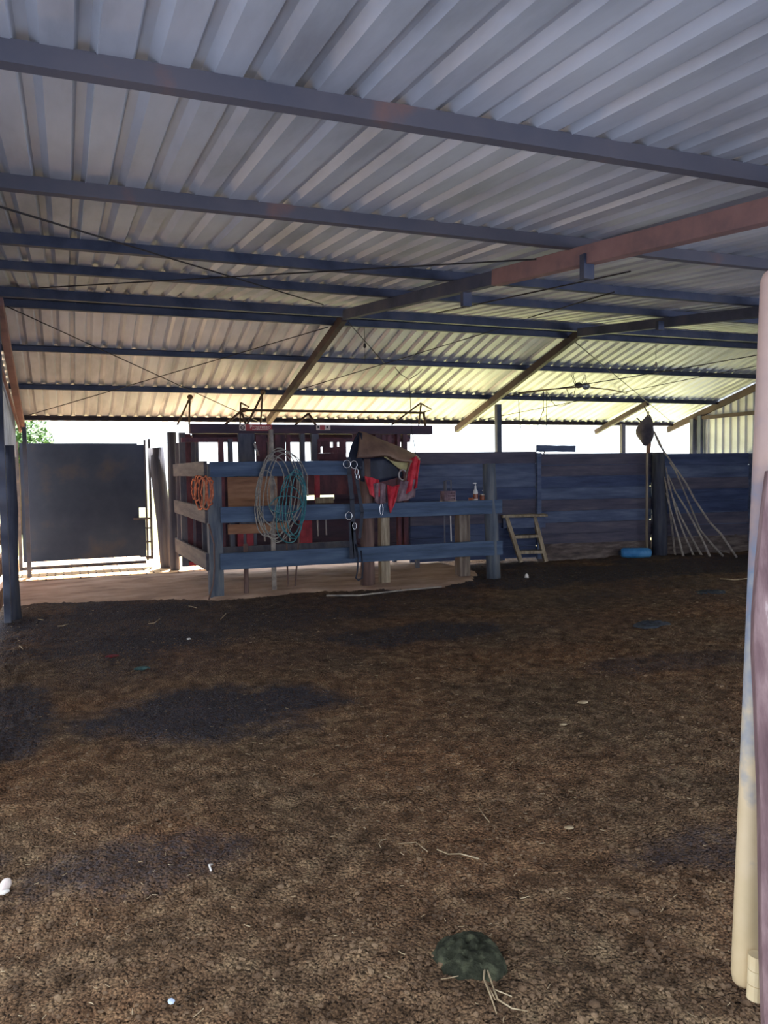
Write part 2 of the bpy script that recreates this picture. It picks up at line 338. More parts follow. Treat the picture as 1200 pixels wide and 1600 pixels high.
def slab(name, m, x0, x1, y0, y1, z, label):
    o = MB().box(((x0+x1)/2, (y0+y1)/2, z-.1), (x1-x0, y1-y0, .2)).build(name, m, origin=(0, 0, 0)); struct(o, label); return o
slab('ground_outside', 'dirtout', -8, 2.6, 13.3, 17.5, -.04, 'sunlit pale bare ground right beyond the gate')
slab('ground_outside', 'grassout', 2.6, 15, 13.3, 17.5, -.04, 'sunlit dry grass right beyond the plank wall')  # near strips kept paler than the meadow to bounce light onto the eave
slab('ground_outside', 'meadow', -60, 60, 17.5, 80, -.05, 'meadow further out beyond the shed')
slab('ground_outside', 'dirtout', -8, -1.0, 10.5, 13.3, -.04, 'sunlit bare ground left of the shed')  # bright patch added to bounce light onto the left roof sheets
slab('ground_outside', 'gravel', -60, -1.0, -40, 10.5, -.04, 'dark gravel left of the viewer')  # unseen, kept dark to hold back bounce from the left
slab('ground_outside', 'meadow', -60, -8, 10.5, 17.5, -.05, 'meadow further left of the shed')
slab('ground_outside', 'bluegravel', 12.0, 60, -40, 13.3, -.04, 'grey gravel right of the shed')  # unseen, added as a cool reflector for the near slope
slab('ground_outside', 'gravel', -1.0, 12.0, -40, .62, -.04, 'grey ground behind the viewer')  # unseen, toned to set how much light the near slope gets

# ------------------------------------------------------------------ roof
P = .185
def sheet(y0, y1, zf, label, lap):
    mb = MB(); x = -.78; prof = []; k = 0
    while x < 11.8:
        st = .003 if (k % 5 == 0) else 0
        prof += [(x, 0), (x+.098, 0), (x+.114, .030), (x+.152, .030)]
        if k % 5 == 4: prof += [(x+.168, .004), (x+.172, -.004), (x+.176, 0)]
        x += P; k += 1
    prof.append((x, 0)); n = len(prof)
    ys = [y0+(y1-y0)*i/6 for i in range(7)]
    vs = []
    for y in ys:
        for (a, b) in prof: vs.append((a, y, zf(y)+.052+b+.004*noise.noise((a*1.5, y*1.5, 0))))
    fs = [(j*n+i, j*n+i+1, (j+1)*n+i+1, (j+1)*n+i) for j in range(len(ys)-1) for i in range(n-1)]
    mb.add(vs, fs); o = mb.build('ceiling', 'sheet', solid=.0015, origin=(0, 0, 0)); return struct(o, label)
sheet(-.4, RY+.03, znear, 'corrugated metal sheets of the near roof slope', 0)
sheet(RY-.03, 13.42, zfar, 'corrugated metal sheets of the far roof slope going down to the eave', 0)
def purlin(Y, zf, h, wd, m, label, x0=-.72, x1=11.72, flip=1):
    z = zf(Y)+.05; t = .006; f = flip
    poly = [(x0, Y-f*wd/2, z), (x0, Y+f*wd/2, z), (x0, Y+f*wd/2, z-t), (x0, Y-f*wd/2+f*t, z-t), (x0, Y-f*wd/2+f*t, z-h+t), (x0, Y+f*wd/2, z-h+t), (x0, Y+f*wd/2, z-h), (x0, Y-f*wd/2, z-h)]
    o = MB().prism(poly, (x1-x0, 0, 0)).build('roof_purlin', m); return tag(o, label, 'purlin', 'roof purlins')
purlin(2.87, znear, .075, .06, 'steelrust', 'nearest roof purlin, broad brownish steel bar crossing the top of the photo')
purlin(4.57, znear, .075, .06, 'steelrust', 'second roof purlin from the camera, grey brown steel bar')
purlin(6.2, znear, .075, .06, 'steel', 'third roof purlin from the camera, dark blue grey bar on near slope')
purlin(7.45, znear, .075, .06, 'steel', 'fourth roof purlin from the camera, last one before the ridge bars')
purlin(9.25, znear, .10, .06, 'steel', 'front bar of the pair of dark steel purlins at the roof ridge')
purlin(9.62, zfar, .10, .06, 'steel', 'rear bar of the pair of dark steel purlins at the roof ridge', flip=-1)
purlin(10.77, zfar, .075, .06, 'steel', 'dark purlin just below the ridge on the far roof slope', flip=-1)
purlin(11.98, zfar, .075, .06, 'steel', 'dark purlin halfway down the far roof slope above the corral', flip=-1)
purlin(13.2, zfar, .07, .06, 'rafter', 'thin purlin along the low eave just above the bright opening', flip=-1)

def rafter(a, b, m, label, wd=.075, ht=.11, stubs=()):
    t = thing('roof_rafter', V((V(a)+V(b))/2), label, 'rafter', 'roof rafters')
    if isinstance(m, tuple):
        c = V(a).lerp(V(b), m[2]); MB().beam(a, c, wd, ht, n=4, jit=.002).build('beam', m[0], t, bevel=.004)
        q = MB().beam(V(a).lerp(V(b), m[2]-.01), b, wd+.012, ht+.012, n=4, jit=.002).build('beam', m[1], t, bevel=.004); q['label'] = 'rust red length of the rafter'
    else: MB().beam(a, b, wd, ht, n=6, jit=.002).build('beam', m, t, bevel=.004)
    for p, ln in stubs:
        MB().box((p[0], p[1], p[2]-ln/2), (.08, .05, ln)).build('hanger_bracket', 'steel', t)
    return t
D = .075+.055-.05
def F(x, y): return onFar(x, y, -D)
def Nn(x, y): return onNear(x, y, -D)
aw = F(537, 496); bw = F(422, 655); bw = aw+(bw-aw)*1.03
rafter(aw, bw, 'rafter', 'steel rafter sloping down to the red chute on the far slope')
n1 = Nn(540, 492); n2 = Nn(1200, 330); dn = (n2-n1)
s1 = n1+dn*.30; s2 = n1+dn*.58
rafter(n1, n1+dn*1.55, ('steel', 'rust', .37), 'long near slope rafter, rust red towards the right edge of the photo',
       stubs=[(V(Nn(728, 447)), .17), (V(Nn(917, 398)), .16)])
a2 = F(906, 520); b2 = F(713, 671)
rafter(a2, b2, 'rafter', 'steel rafter sloping down to the eave post beside the open gap')
m1 = Nn(905, 520); m2 = Nn(1190, 487); rafter(m1, m1+(m2-m1)*2.4, 'steel', 'dark rafter of the near slope vanishing behind the right pipe', stubs=[(V(Nn(1031, 502)), .10)])
rafter(F(1012, 630), F(931, 675), 'rafter', 'short stub rafter at the eave above the thin steel post', .07, .09)
rafter((-.63, RY, RZ-D), (-.63, 13.4, zfar(13.4)-D), 'rust', 'rust brown gable rafter at the far left edge', .085, .10)
rafter((11.68, RY, RZ-D+.03), (11.68, 13.35, zfar(13.35)-D+.03), 'rafter', 'dark gable rafter above the corrugated cladding on the right', .05, .12)

# bracing rods and cables
def rod(p, q, label, r=.006, sag=0, m='wire', name='brace_rod', cat='brace rod', group='roof brace rods'):
    p, q = V(p), V(q); n = 12
    pts = [p.lerp(q, i/n)-V((0, 0, sag*4*(i/n)*(1-i/n))) for i in range(n+1)]
    o = MB().tube(pts, r, 6).build(name, m, smooth=True); return tag(o, label, cat, group)
E1 = -.085
rod(onFar(11, 479, E1), onFar(405, 659, E1), 'thin brace rod falling left to right across the tan sheets above the gate')
rod(onFar(40, 650, E1), onFar(513, 511, E1), 'thin brace rod rising from the gate corner to the ridge end')
rod(onFar(544, 503, E1), onFar(600, 567, E1), 'short brace rod dropping right from the ridge beside the hanging twine')
rod(onFar(461, 611, E1), onFar(782, 513, E1), 'thin brace rod rising above the chute levers to the ridge')
rod(onFar(898, 534, E1), onFar(1050, 660, E1), 'thin brace rod falling to the right gable end of the eave')
rod(onFar(737, 659, E1), onFar(1187, 571, E1), 'long thin brace rod rising to the right pipe, lower of two')
rod(onNear(0, 323, E1), onNear(505, 476, E1), 'thin brace rod falling left to right under the near slope')
rod(onNear(60, 450, E1), onNear(838, 405, E1), 'thin nearly level brace rod under the near slope')
rod(onNear(682, 489, E1), onNear(985, 424, E1), 'thin brace rod crossing behind the rust red rafter')
rod(onNear(825, 497, E1), onNear(960, 456, E1), 'short brace rod just left of the dark near rafter')
rod(onFar(790, 619, -.14), onFar(1187, 554, -.14), 'black electric cable running past the hanging lamp to the right', .008, .02, 'wire', 'electric_cable', 'cable', None)

# ------------------------------------------------------------------ walls
def plankwall(mb, a, b, z0, z1, n, nrm, th=.05):
    """n stacked planks from a to b, each a little off its neighbours"""
    h = (z1-z0)/n; rg = mb.__dict__.setdefault('rg', [])
    for i in range(n):
        f0 = len(mb.f)
        off = V(nrm)*random.uniform(-.012, .012)
        ga = V((a[0], a[1], z0+h*(i+.5)))+off; gb = V((b[0], b[1], z0+h*(i+.5)+random.uniform(-.01, .01)))+off
        mb.beam(ga, gb, th, h-random.uniform(.008, .018), n=14, jit=.003); rg.append((f0, len(mb.f)))
    mb.beam(V((a[0], a[1], (z0+z1)/2))+V(nrm)*.03, V((b[0], b[1], (z0+z1)/2))+V(nrm)*.03, .02, z1-z0)
def tones(o, first, ranges):
    for m_ in PLANKS: o.data.materials.append(m_)
    for i, (f0, f1) in enumerate(ranges):
        k = random.randrange(3)
        for f in range(f0, f1): o.data.polygons[f].material_index = k
M['plankb'] = mat('blue_grey_plank_brownish', [(64, 62, 80), (80, 76, 92), (98, 92, 104)], 2.0, (.6, 3, 5), .8, 0, .5, 9)
M['plankc'] = mat('blue_grey_plank_dark', [(46, 54, 84), (60, 70, 102), (76, 86, 116)], 2.0, (.6, 3, 5), .75, 0, .5, 9)
PLANKS = [M['plankb'], M['plankc']]
def wl(x): p = onWall(x, 800); return V((p.x, p.y, 0))
WT = 1.84
cR = V((11.72, WP.y+WD.y/WD.x*(11.72-WP.x), 0))
wall = bpy.data.objects.new('wall_back', None); COL.objects.link(wall); wall.location = wl(900); wall.matrix_world = Matrix.Translation(wl(900)); struct(wall, 'dark blue grey plank wall at the back')
mb = MB(); plankwall(mb, wl(640), wl(838), .04, WT+.03, 9, WN); tones(mb.build('plank_panel', 'woodblue', wall), 0, mb.rg)
mb = MB(); plankwall(mb, wl(838)+WD*.02, wl(1016), .24, WT-.01, 8, WN); tones(mb.build('plank_panel', 'woodblue', wall), 0, mb.rg)
mb = MB(); plankwall(mb, wl(1016)+WD*.03, cR, .30, WT-.03, 7, WN); tones(mb.build('plank_panel', 'woodblue', wall), 0, mb.rg)
M['dirtyplank'] = mat('mud_caked_plank', [(64, 56, 60), (92, 80, 78), (120, 108, 104)], 4, (.8, 3, 4), .95, 0, .6, 9)
mb = MB(); mb.beam(wl(838)+WD*.02+V((0, 0, .12)), wl(1016)+V((0, 0, .11)), .05, .30, n=14, jit=.006); mb.build('bottom_plank', 'dirtyplank', wall)
mb = MB(); mb.beam(wl(1016)+WD*.03+V((0, 0, .15)), cR+V((0, 0, .13)), .05, .36, n=14, jit=.006); mb.build('bottom_plank', 'dirtyplank', wall)
bw_ = wl(1016)+WD*.015+WN*.05
mb = MB()
for z0, z1 in ((0, .12), (.36, .62), (.80, 1.06), (1.28, WT)): mb.box((bw_.x, bw_.y, (z0+z1)/2), (.12, .03, z1-z0))
mb.build('gap_batten', 'woodblue', wall)
mb = MB(); plankwall(mb, cR+V((0, .02, 0)), (11.62, 5.0), -.03, WT-.03, 9, (1, 0, 0)); struct(mb.build('wall_right', 'woodblue'), 'dark plank wall along the right side')
# corrugated gable cladding on the right
def cladding(X, y0, y1, zb, ztop, label, name):
    mb = MB(); prof = []; y = y0; s = 1 if y1 > y0 else -1
    while (y-y1)*s < 0:
        prof += [(y, 0), (y+s*.098, 0), (y+s*.118, .036), (y+s*.16, .036)]; y += s*P
    prof.append((y, 0)); vs = []
    for yy, b in prof: vs += [(X+b, yy, zb), (X+b, yy, ztop(yy))]
    mb.add(vs, [(2*i, 2*i+2, 2*i+3, 2*i+1) for i in range(len(prof)-1)])
    return struct(mb.build(name, 'sheet', solid=.0015), label)
def roofz(y): return (znear(y) if y < RY else zfar(y))+.03
cladding(11.70, 12.72, 5.0, WT-.06, roofz, 'pale corrugated cladding closing the right gable', 'wall_right')
cladding(-.76, 2.2, 13.25, WT+.02, roofz, 'corrugated cladding closing the left gable', 'wall_left')  # unseen near stretch extended to block light from the left
# girt and posts of the right gable
o = MB().beam(onX(1084, 654, 11.64), onX(1200, 643, 11.64), .05, .07).build('gable_girt', 'rafter'); tag(o, 'rusty horizontal rail across the right gable cladding', 'rail')
def vpost(x, ybase, ytopz, wd, dp, m, label, Y=None, base=None, name='roof_post', z0=None, group=None, cat='post'):
    p = base if base is not None else onWall(x, ybase)
    z0 = WT if z0 is None else z0
    t = MB().beam((p.x, p.y, z0), (p.x, p.y, ytopz), wd, dp, up=(0, 1, 0), n=4, jit=.002).build(name, m, bevel=.004); return tag(t, label, cat, group)
b_ = wl(782)+WN*.08; vpost(0, 0, zfar(b_.y)-D-.03, .09, .09, 'steel', 'dark steel eave post rising above plank wall behind the corral corner', base=b_, z0=0, group='eave posts')
q_ = onY(973, 690, 12.85); b_ = V((q_.x, q_.y, 0)); vpost(0, 0, zfar(b_.y)-D-.03, .085, .07, 'steelrust', 'thin grey eave post under the short stub rafter', base=b_, z0=0, group='eave posts')
q_ = onX(1083, 690, 11.62); q1_ = V((q_.x, q_.y, 0)); q_ = onX(1094, 690, 11.63); q2_ = V((q_.x, q_.y, 0)); vpost(0, 0, zfar(q1_.y)-.1, .11, .09, 'chutegrey', 'pale grey eave post at the back right corner', base=q1_, z0=0, group='eave posts')
vpost(0, 0, zfar(q2_.y)-.1, .07, .09, 'steel', 'dark steel corner post edging the right gable cladding', base=q2_, z0=0, group='eave posts')
# left side
mb = MB()
for i, (z, h) in enumerate(((.22, .2), (.55, .2), (.90, .2), (1.25, .2), (1.62, .22))):
    for y0, y1 in ((4.0, 6.6), (6.62, 9.35), (9.5, 13.1)):
        mb.beam((-.76, y0, z+random.uniform(-.02, .02)), (-.76, y1, z+random.uniform(-.02, .02)), .045, h, n=8, jit=.006)
struct(mb.build('wall_left', 'brownwood'), 'slatted plank fence along the left side')
o = MB().beam((-.66, 9.45, 0), (-.66, 9.45, RZ-.14), .07, .10, up=(0, 1, 0)).build('roof_post', 'steel', bevel=.004); tag(o, 'tall dark steel column at the left edge carrying the ridge', 'post')
o = MB().tube([(-.62, 9.72, -.05), (-.63, 9.72, .6), (-.61, 9.73, 1.2), (-.62, 9.72, 1.92)], [.085, .08, .078, .07], 10, jit=.06).build('fence_post', 'trunk', smooth=True); tag(o, 'dark rough round post beside the left steel column', 'post')
o = MB().beam((-.60, 13.2, 0), (-.60, 13.2, zfar(13.2)-.06), .06, .06, up=(0, 1, 0)).build('roof_post', 'steel'); tag(o, 'short dark post at the eave behind the top left corner of gate', 'post')
o = MB().beam((-.7, 9.8, 2.95), (-.66, 13.3, 2.25), .03, .04).build('gable_brace', 'rust'); tag(o, 'rusty diagonal brace below the left gable rafter', 'brace')

# posts and loose pieces on the back wall
p = onWall(1030, 866, -.165); p.z = 0
o = MB().tube([p+V((0, 0, -.05)), p+V((.01, 0, .6)), p+V((-.01, 0, 1.2)), p+V((-.02, .01, 1.83))], [.135, .125, .12, .105], 14, jit=.05).build('fence_post', 'trunk', smooth=True)
tag(o, 'thick round tree trunk post in the back wall with sticks leaning on it', 'post')
p = onWall(842, 860, -.05)
o = MB().beam((p.x, p.y, .02), (p.x, p.y, WT), .08, .05, up=(0, 1, 0), n=6, jit=.004).build('fence_post', 'woodblue'); tag(o, 'flat upright batten on the back wall above the step stool', 'post')
a = onWall(838, 709, .0); b = onWall(899, 705, .0)
o = MB().beam((a.x, a.y, WT+.08), (b.x, b.y, WT+.07), .04, .11, n=6, jit=.004).build('loose_plank', 'woodblue'); tag(o, 'short loose plank lying on top of the back wall', 'plank')

# dry twig tuft beyond the wall
t = onWall(848, 690, .35); mb = MB()
for i in range(9):
    a = random.random()*6.28; e = V((math.cos(a)*random.uniform(.05, .16), math.sin(a)*.06, random.uniform(.1, .3)))
    mb.tube([(t.x, t.y, 0), (t.x, t.y, 1.75)] if i == 0 else [(t.x, t.y, 1.7), V((t.x, t.y, 1.75))+e*.5, V((t.x, t.y, 1.72))+e], .008 if i == 0 else .005, 5)
o = mb.build('weed', 'bark'); tag(o, 'thin dry weed poking above the back wall', 'plant')

# ------------------------------------------------------------------ gate on the left
gl = onZ(33, 891, .10); gr = onZ(238, 877, .12); gd = (gr-gl); gd.z = 0; GW = gd.length; gd.normalize(); gn = V((-gd.y, gd.x, 0))
G = thing('metal_gate', (gl.x, gl.y, 0), 'large dark sheet metal gate with rusty frame and small latch hole', 'gate')
def gp(u, z, off=0): q = gl+gd*(u*GW)+gn*off; return V((q.x, q.y, z))
hx0, hx1, hz0, hz1 = .905, .955, .86, 1.02
ZB, ZT = .22, 2.08
mb = MB()
def gpanel(u0, u1, za, zb):
    c = (gp(u0, za)+gp(u1, zb))/2; mb.beam(gp(u0, (za+zb)/2), gp(u1, (za+zb)/2), .012, zb-za, n=6, jit=.001)
gpanel(.02, hx0, ZB, ZT); gpanel(hx1, .97, hz1, ZT-.03); gpanel(hx0, hx1, hz1, ZT-.02); gpanel(hx0, .955, ZB-.02, hz0)
mb.build('sheet_panel', 'gate', G)
mb = MB()
mb.beam(gp(0, .09), gp(0, 2.1), .05, .05, up=gn).beam(gp(1.0, .16), gp(1.0, 2.16), .035, .035, up=gn).beam(gp(.965, .14), gp(.965, 2.14), .03, .03, up=gn)
mb.beam(gp(0, .12), gp(.95, .12), .05, .05).beam(gp(.95, .19), gp(1.0, .19), .04, .05)
for z in (.45, .68): mb.beam(gp(.95, z), gp(1.0, z), .03, .025)
mb.beam(gp(.86, hz0-.02, -.02), gp(1.0, hz0-.02, -.02), .03, .03)
mb.build('frame', 'gateframe', G)
for z in (.35, 1.7): MB().tube([gp(-.025, z-.06), gp(-.025, z+.06)], .02, 8).build('hinge', 'gateframe', G)
p = onZ(262, 890)
o = MB().tube([(p.x, p.y, -.05), (p.x-.03, p.y, .7), (p.x-.10, p.y, 1.5), (p.x-.13, p.y, 2.0)], [.115, .115, .12, .125], 12, jit=.05).build('gate_post', 'trunk', smooth=True)
tag(o, 'thick leaning wooden gate post at the right end of dark gate', 'post')

# ------------------------------------------------------------------ corral pen
def board(a, b, h, th, m, label, group='corral boards', n=10):
    o = MB().beam(a, b, th, h, n=n, jit=.004).build('corral_board', m, bevel=.006); return tag(o, label, 'board', group)
FY = 10.05
board((1.64, FY, 1.628), (3.48, FY, 1.626), .187, .045, 'board', 'top front board of the corral with ropes hung over it')
board((1.76, FY, 1.052), (5.80, FY, 1.038), .20, .045, 'board', 'middle front board of the corral, long blue grey plank')
board((1.74, FY, .465), (5.80, FY, .445), .21, .045, 'board', 'lowest front board of the corral, long blue grey plank')
SX = 1.60
board((SX, 10.12, 1.64), (SX-.03, 13.05, 1.63), .19, .045, 'boardside', 'top side board of the corral running back to the gate')
board((SX, 10.12, 1.05), (SX-.03, 13.05, 1.06), .20, .045, 'boardside', 'middle side board of the corral below the orange rope')
board((SX, 10.12, .46), (SX-.03, 13.05, .44), .22, .045, 'boardside', 'lowest side board of the corral running back to the gate')
def cpost(x, y, z1, r, m, label, z0=-.05, lean=(0, 0), sq=False, name='corral_post', cat='post', group='corral posts'):
    if sq: mb = MB().beam((x, y, z0), (x+lean[0], y+lean[1], z1), 2*r, 2*r, up=(0, 1, 0), n=8, jit=.004)
    else: mb = MB().tube([(x+lean[0]*t, y+lean[1]*t, z0+(z1-z0)*t) for t in (0, .25, .5, .75, 1)], [r*1.05, r, r, r*.97, r*.93], 10, jit=.05)
    o = mb.build(name, m, smooth=not sq, bevel=.006 if sq else 0); return tag(o, label, cat, group)
cpost(1.70, 10.14, 1.70, .085, 'post', 'square front corner post of the corral at its left end', sq=True)
cpost(3.76, 10.14, 1.74, .095, 'brownpost', 'stout middle front post of the corral below the saddle')
cpost(5.70, 10.12, 1.66, .10, 'post', 'front corner post of the corral at its right end', lean=(-.07, 0))
cpost(1.55, 13.1, 2.24, .075, 'trunk', 'tall round post at the back left corner of the corral')
cpost(4.05, 10.27, .95, .065, 'palewood', 'short pale squared post just right of the middle corral post', sq=True)
cpost(5.34, 10.40, .98, .085, 'stump', 'short pale stump holding up the shelf at the corral right', sq=True)
cpost(2.09, 10.18, .66, .032, 'brownpost', 'short brown stake left under the lowest front board', lean=(.01, 0), name='wooden_stake', cat='stake', group='stakes')
cpost(2.48, 10.26, 2.14, .032, 'stick', 'tall pale pole standing among the hanging grey ropes', name='wooden_pole', cat='pole', group=None)
for (x0, y0, x1, y1, l) in ((450, 918, 448, 855, 'left'), (461, 912, 468, 858, 'right')):
    a = onY(x0, y0, 10.5); b = onY(x1, y1, 10.5)
    o = MB().tube([V((a.x, a.y, 0)), V((b.x, b.y, .75))], .012, 6).build('wooden_stake', 'brownpost'); tag(o, f'thin dark stake under the teal rope, {l} one of two', 'stake', 'stakes')

# ------------------------------------------------------------------ cattle squeeze chute
CY = 11.5
CH = thing('cattle_chute', (3.5, 12, 0), 'red and dark wooden cattle squeeze chute with steel levers standing inside the corral', 'cattle chute')
def rect(mb, x0, y0, x1, y1, Y=CY, th=.05):
    a = onY(x0, (y0+y1)/2, Y); b = onY(x1, (y0+y1)/2, Y); c = onY((x0+x1)/2, y0, Y); d = onY((x0+x1)/2, y1, Y)
    mb.box(((a.x+b.x)/2, Y, (c.z+d.z)/2), (abs(b.x-a.x), th, abs(c.z-d.z))); return mb
def cpart(name, m, rects, Y=CY, th=.05, bevel=.004):
    mb = MB()
    for r in rects: rect(mb, *r, Y=Y, th=th)
    return mb.build(name, m, CH, bevel=bevel)
cpart('header_beam', 'header', [(296, 664, 673, 678)], CY, .14)
cpart('header_beam', 'header', [(300, 668, 640, 686)], 12.45, .1)
cpart('top_rail', 'maroon', [(283, 684, 640, 691)], CY+.05, .06)
cpart('top_rail', 'maroon', [(490, 714, 600, 722)], CY+.05, .06)
for i, (x0, y0, x1, y1, m) in enumerate(((282, 676, 292, 885, 'chutegrey'), (291, 678, 300, 878, 'maroon'), (300, 680, 306, 878, 'chutegrey'), (307, 690, 312, 878, 'chutegrey'),
      (343, 686, 351, 878, 'maroon'), (358, 686, 365, 878, 'chutegrey'), (374, 676, 399, 878, 'chutegrey'), (620, 678, 625, 870, 'maroon'), (629, 678, 636, 872, 'maroon'), (470, 678, 477, 870, 'chutegrey'), (486, 678, 497, 720, 'chutegrey'))):
    cpart('upright', m, [(x0, y0, x1, y1)], 12.62 if i < 4 else CY, .08)
# slats
for x in (400, 409, 419, 430, 439, 447, 551, 558, 567, 577, 586, 596, 603, 611):
    top, bot = 679, 726 if x > 480 else 745
    cpart('slat', 'maroon', [(x, top, x+random.choice((7, 8, 9)), bot)], CY+random.choice((0, .05)), .03)
for x in (404, 416, 425, 436, 556, 565, 573, 583, 592, 606):
    cpart('slat', 'header', [(x, 680, x+8, 800)], 12.45, .03)
cpart('punched_plate', 'maroon', [(496, 686, 541, 690), (496, 708, 541, 718), (496, 690, 501, 708), (504, 690, 516, 708), (520, 690, 527, 708), (530, 690, 541, 708), (501, 690, 504, 698), (516, 699, 520, 708), (527, 698, 530, 708)], CY-.04, .012)
cpart('side_panel', 'brownwood', [(356, 745, 433, 793)], CY-.05, .04)
cpart('side_panel', 'brownwood', [(356, 818, 452, 833)], CY-.05, .04)
cpart('side_panel', 'maroon', [(398, 745, 470, 800)], CY+.3, .03)
cpart('side_panel', 'maroon', [(470, 722, 640, 772)], 12.3, .03)
cpart('side_panel', 'header', [(470, 779, 640, 850), (522, 771, 640, 780)], 12.3, .03)
cpart('end_panel', 'maroon', [(286, 738, 340, 800)], 12.68, .03)
cpart('back_panel', 'header', [(306, 735, 478, 800), (306, 800, 470, 868), (470, 840, 640, 868)], 12.4, .03)
cpart('end_panel', 'chutegrey', [(276, 692, 284, 870)], 12.85, .03)
for x0, x1, m in ((316, 323, 'chutegrey'), (328, 336, 'header'), (336, 345, 'chutegrey')): cpart('upright', m, [(x0, 800, x1, 870)], CY+.4, .05)
for x0, y0, x1, y1 in ((371, 833, 380, 874), (385, 833, 396, 874), (468, 790, 477, 872), (477, 800, 487, 872), (492, 742, 499, 785)): cpart('upright', 'red', [(x0, y0, x1, y1)], CY-.02, .07)
cpart('cross_plank', 'palewood', [(493, 777, 521, 786)], CY-.05, .05)
cpart('floor_beam', 'chutegrey', [(345, 850, 545, 862)], CY-.04, .09)
cpart('floor_beam', 'header', [(312, 862, 640, 874)], CY+.1, .12)
cpart('floor_beam', 'header', [(300, 855, 640, 868)], 12.4, .1)
for x, y0, y1 in ((496, 812, 838), (509, 810, 836), (413, 832, 846), (452, 834, 846), (480, 762, 775)):
    a = onY(x, y0, CY-.1); b = onY(x+1, y1, CY-.1); MB().tube([a, b], .012, 8).build('steel_rod', 'palesteel', CH, smooth=True)
a = onY(397, 692, CY-.1); b = onY(404, 712, CY-.1); MB().tube([a, b], .018, 8).build('steel_rod', 'palesteel', CH, smooth=True)
pa = [onY(288, 886, CY+1.2), onY(302, 868, CY+1.2), onY(320, 884, CY+1.2)]
MB().prism([(1.70, 12.9, .10), (2.12, 12.9, .10), (1.86, 12.9, .34), (1.74, 12.9, .3)], (0, .06, 0)).build('base_plate', 'red', CH)
for x in (2.0, 5.1):
    for y in (11.5, 12.45): MB().box((x, y, .16), (.06, .06, .36)).build('foot', 'chutegrey', CH)
# overhead levers
def lev(pts, name='lever', r=.014, Y=11.75, m='lever'):
    MB().tube([onY(x, y, Y) for x, y in pts], r, 7).build(name, m, CH, smooth=True)
lev([(277, 664), (297, 621)]); lev([(295.5, 664), (296.5, 621)])
lev([(375, 666), (376, 629)]); lev([(376, 629), (389, 636), (379, 643)]); lev([(351, 664), (376, 643)], r=.018); lev([(377, 643), (385, 666)], r=.018)
lev([(385, 666), (411, 614)], r=.018); lev([(407, 666), (410, 616)])
lev([(381, 641), (660, 645)], 'lever_shaft', .02)
lev([(461, 664), (482, 646)], r=.018); lev([(482, 646), (496, 668)], r=.02)
lev([(612, 664), (657, 630)]); lev([(654, 668), (658, 630)]); lev([(657, 630), (675, 640), (659, 645)]); lev([(662, 645), (665, 668)], r=.02)
for x, y in ((381, 641), (411, 613), (297, 621)):
    c = onY(x, y, 11.75); MB().lathe(c-V((0, 0, .03)), [(.02, 0), (.04, .02), (.04, .05), (.02, .07)], 10).build('knob', 'lever', CH, smooth=True)
# sign plates on the header
def flat_text(body, size, a, m, parent, name='lettering'):
    cu = bpy.data.curves.new(name, 'FONT'); cu.body = body; cu.size = size; cu.extrude = .0015
    tmp = bpy.data.objects.new('tmp', cu); COL.objects.link(tmp); bpy.context.view_layer.update()
    me = bpy.data.meshes.new_from_object(tmp.evaluated_get(bpy.context.evaluated_depsgraph_get())); bpy.data.objects.remove(tmp)
    R = Matrix.Rotation(math.pi/2, 4, 'X'); me.transform(Matrix.Translation(V(a)-V(parent['w0'])) @ R); me.materials.clear(); me.materials.append(M[m])
    o = bpy.data.objects.new(name, me); COL.objects.link(o); o.parent = parent; return o
M['signred'] = mat('sign_red', [(150, 52, 58), (170, 66, 68)], 5, rough=.5, bump=0)
M['signcream'] = mat('sign_cream', [(206, 178, 168), (222, 198, 186)], 5, rough=.5, bump=0)
M['ink'] = mat('dark_ink', [(50, 44, 50), (60, 54, 58)], 5, rough=.6, bump=0)
SY = CY-.085
sg = cpart('sign_plate', 'signred', [(384, 663, 425, 673)], SY, .012, 0)
p = onY(388, 669, SY); flat_text('Progresso', .075, (p.x+.02, SY-.008, p.z-.005), 'signcream', sg)
mb = MB(); p = onY(394, 671.5, SY); mb.box((p.x+.12, SY-.008, p.z+.003), (.24, .003, .008)); mb.build('underline', 'signcream', sg)
sg2 = cpart('sign_plate', 'signcream', [(374, 663.5, 384, 672.5)], SY, .012, 0)
p = onY(379, 668, SY); mb = MB(); mb.add([V((p.x+r*math.cos(a*math.pi/8), SY-.0075, p.z+r*math.sin(a*math.pi/8))) for r in (.034, .019) for a in range(16)], [(k, (k+1) % 16, 16+(k+1) % 16, 16+k) for k in range(16)])
mb.box((p.x, SY-.008, p.z), (.03, .003, .008)); mb.build('emblem', 'ink', sg2, solid=.002)
sg3 = cpart('sign_plate', 'signcream', [(494, 664, 516, 672)], SY, .012, 0)
mb = MB(); p = onY(503.5, 668, SY); mb.box((p.x, SY-.008, p.z), (.075, .003, .07)); mb.build('centre_block', 'signred', sg3)
for x in (497, 511): p = onY(x, 668, SY); MB().box((p.x, SY-.008, p.z+.005), (.025, .003, .035)).build('mark', 'ink', sg3)

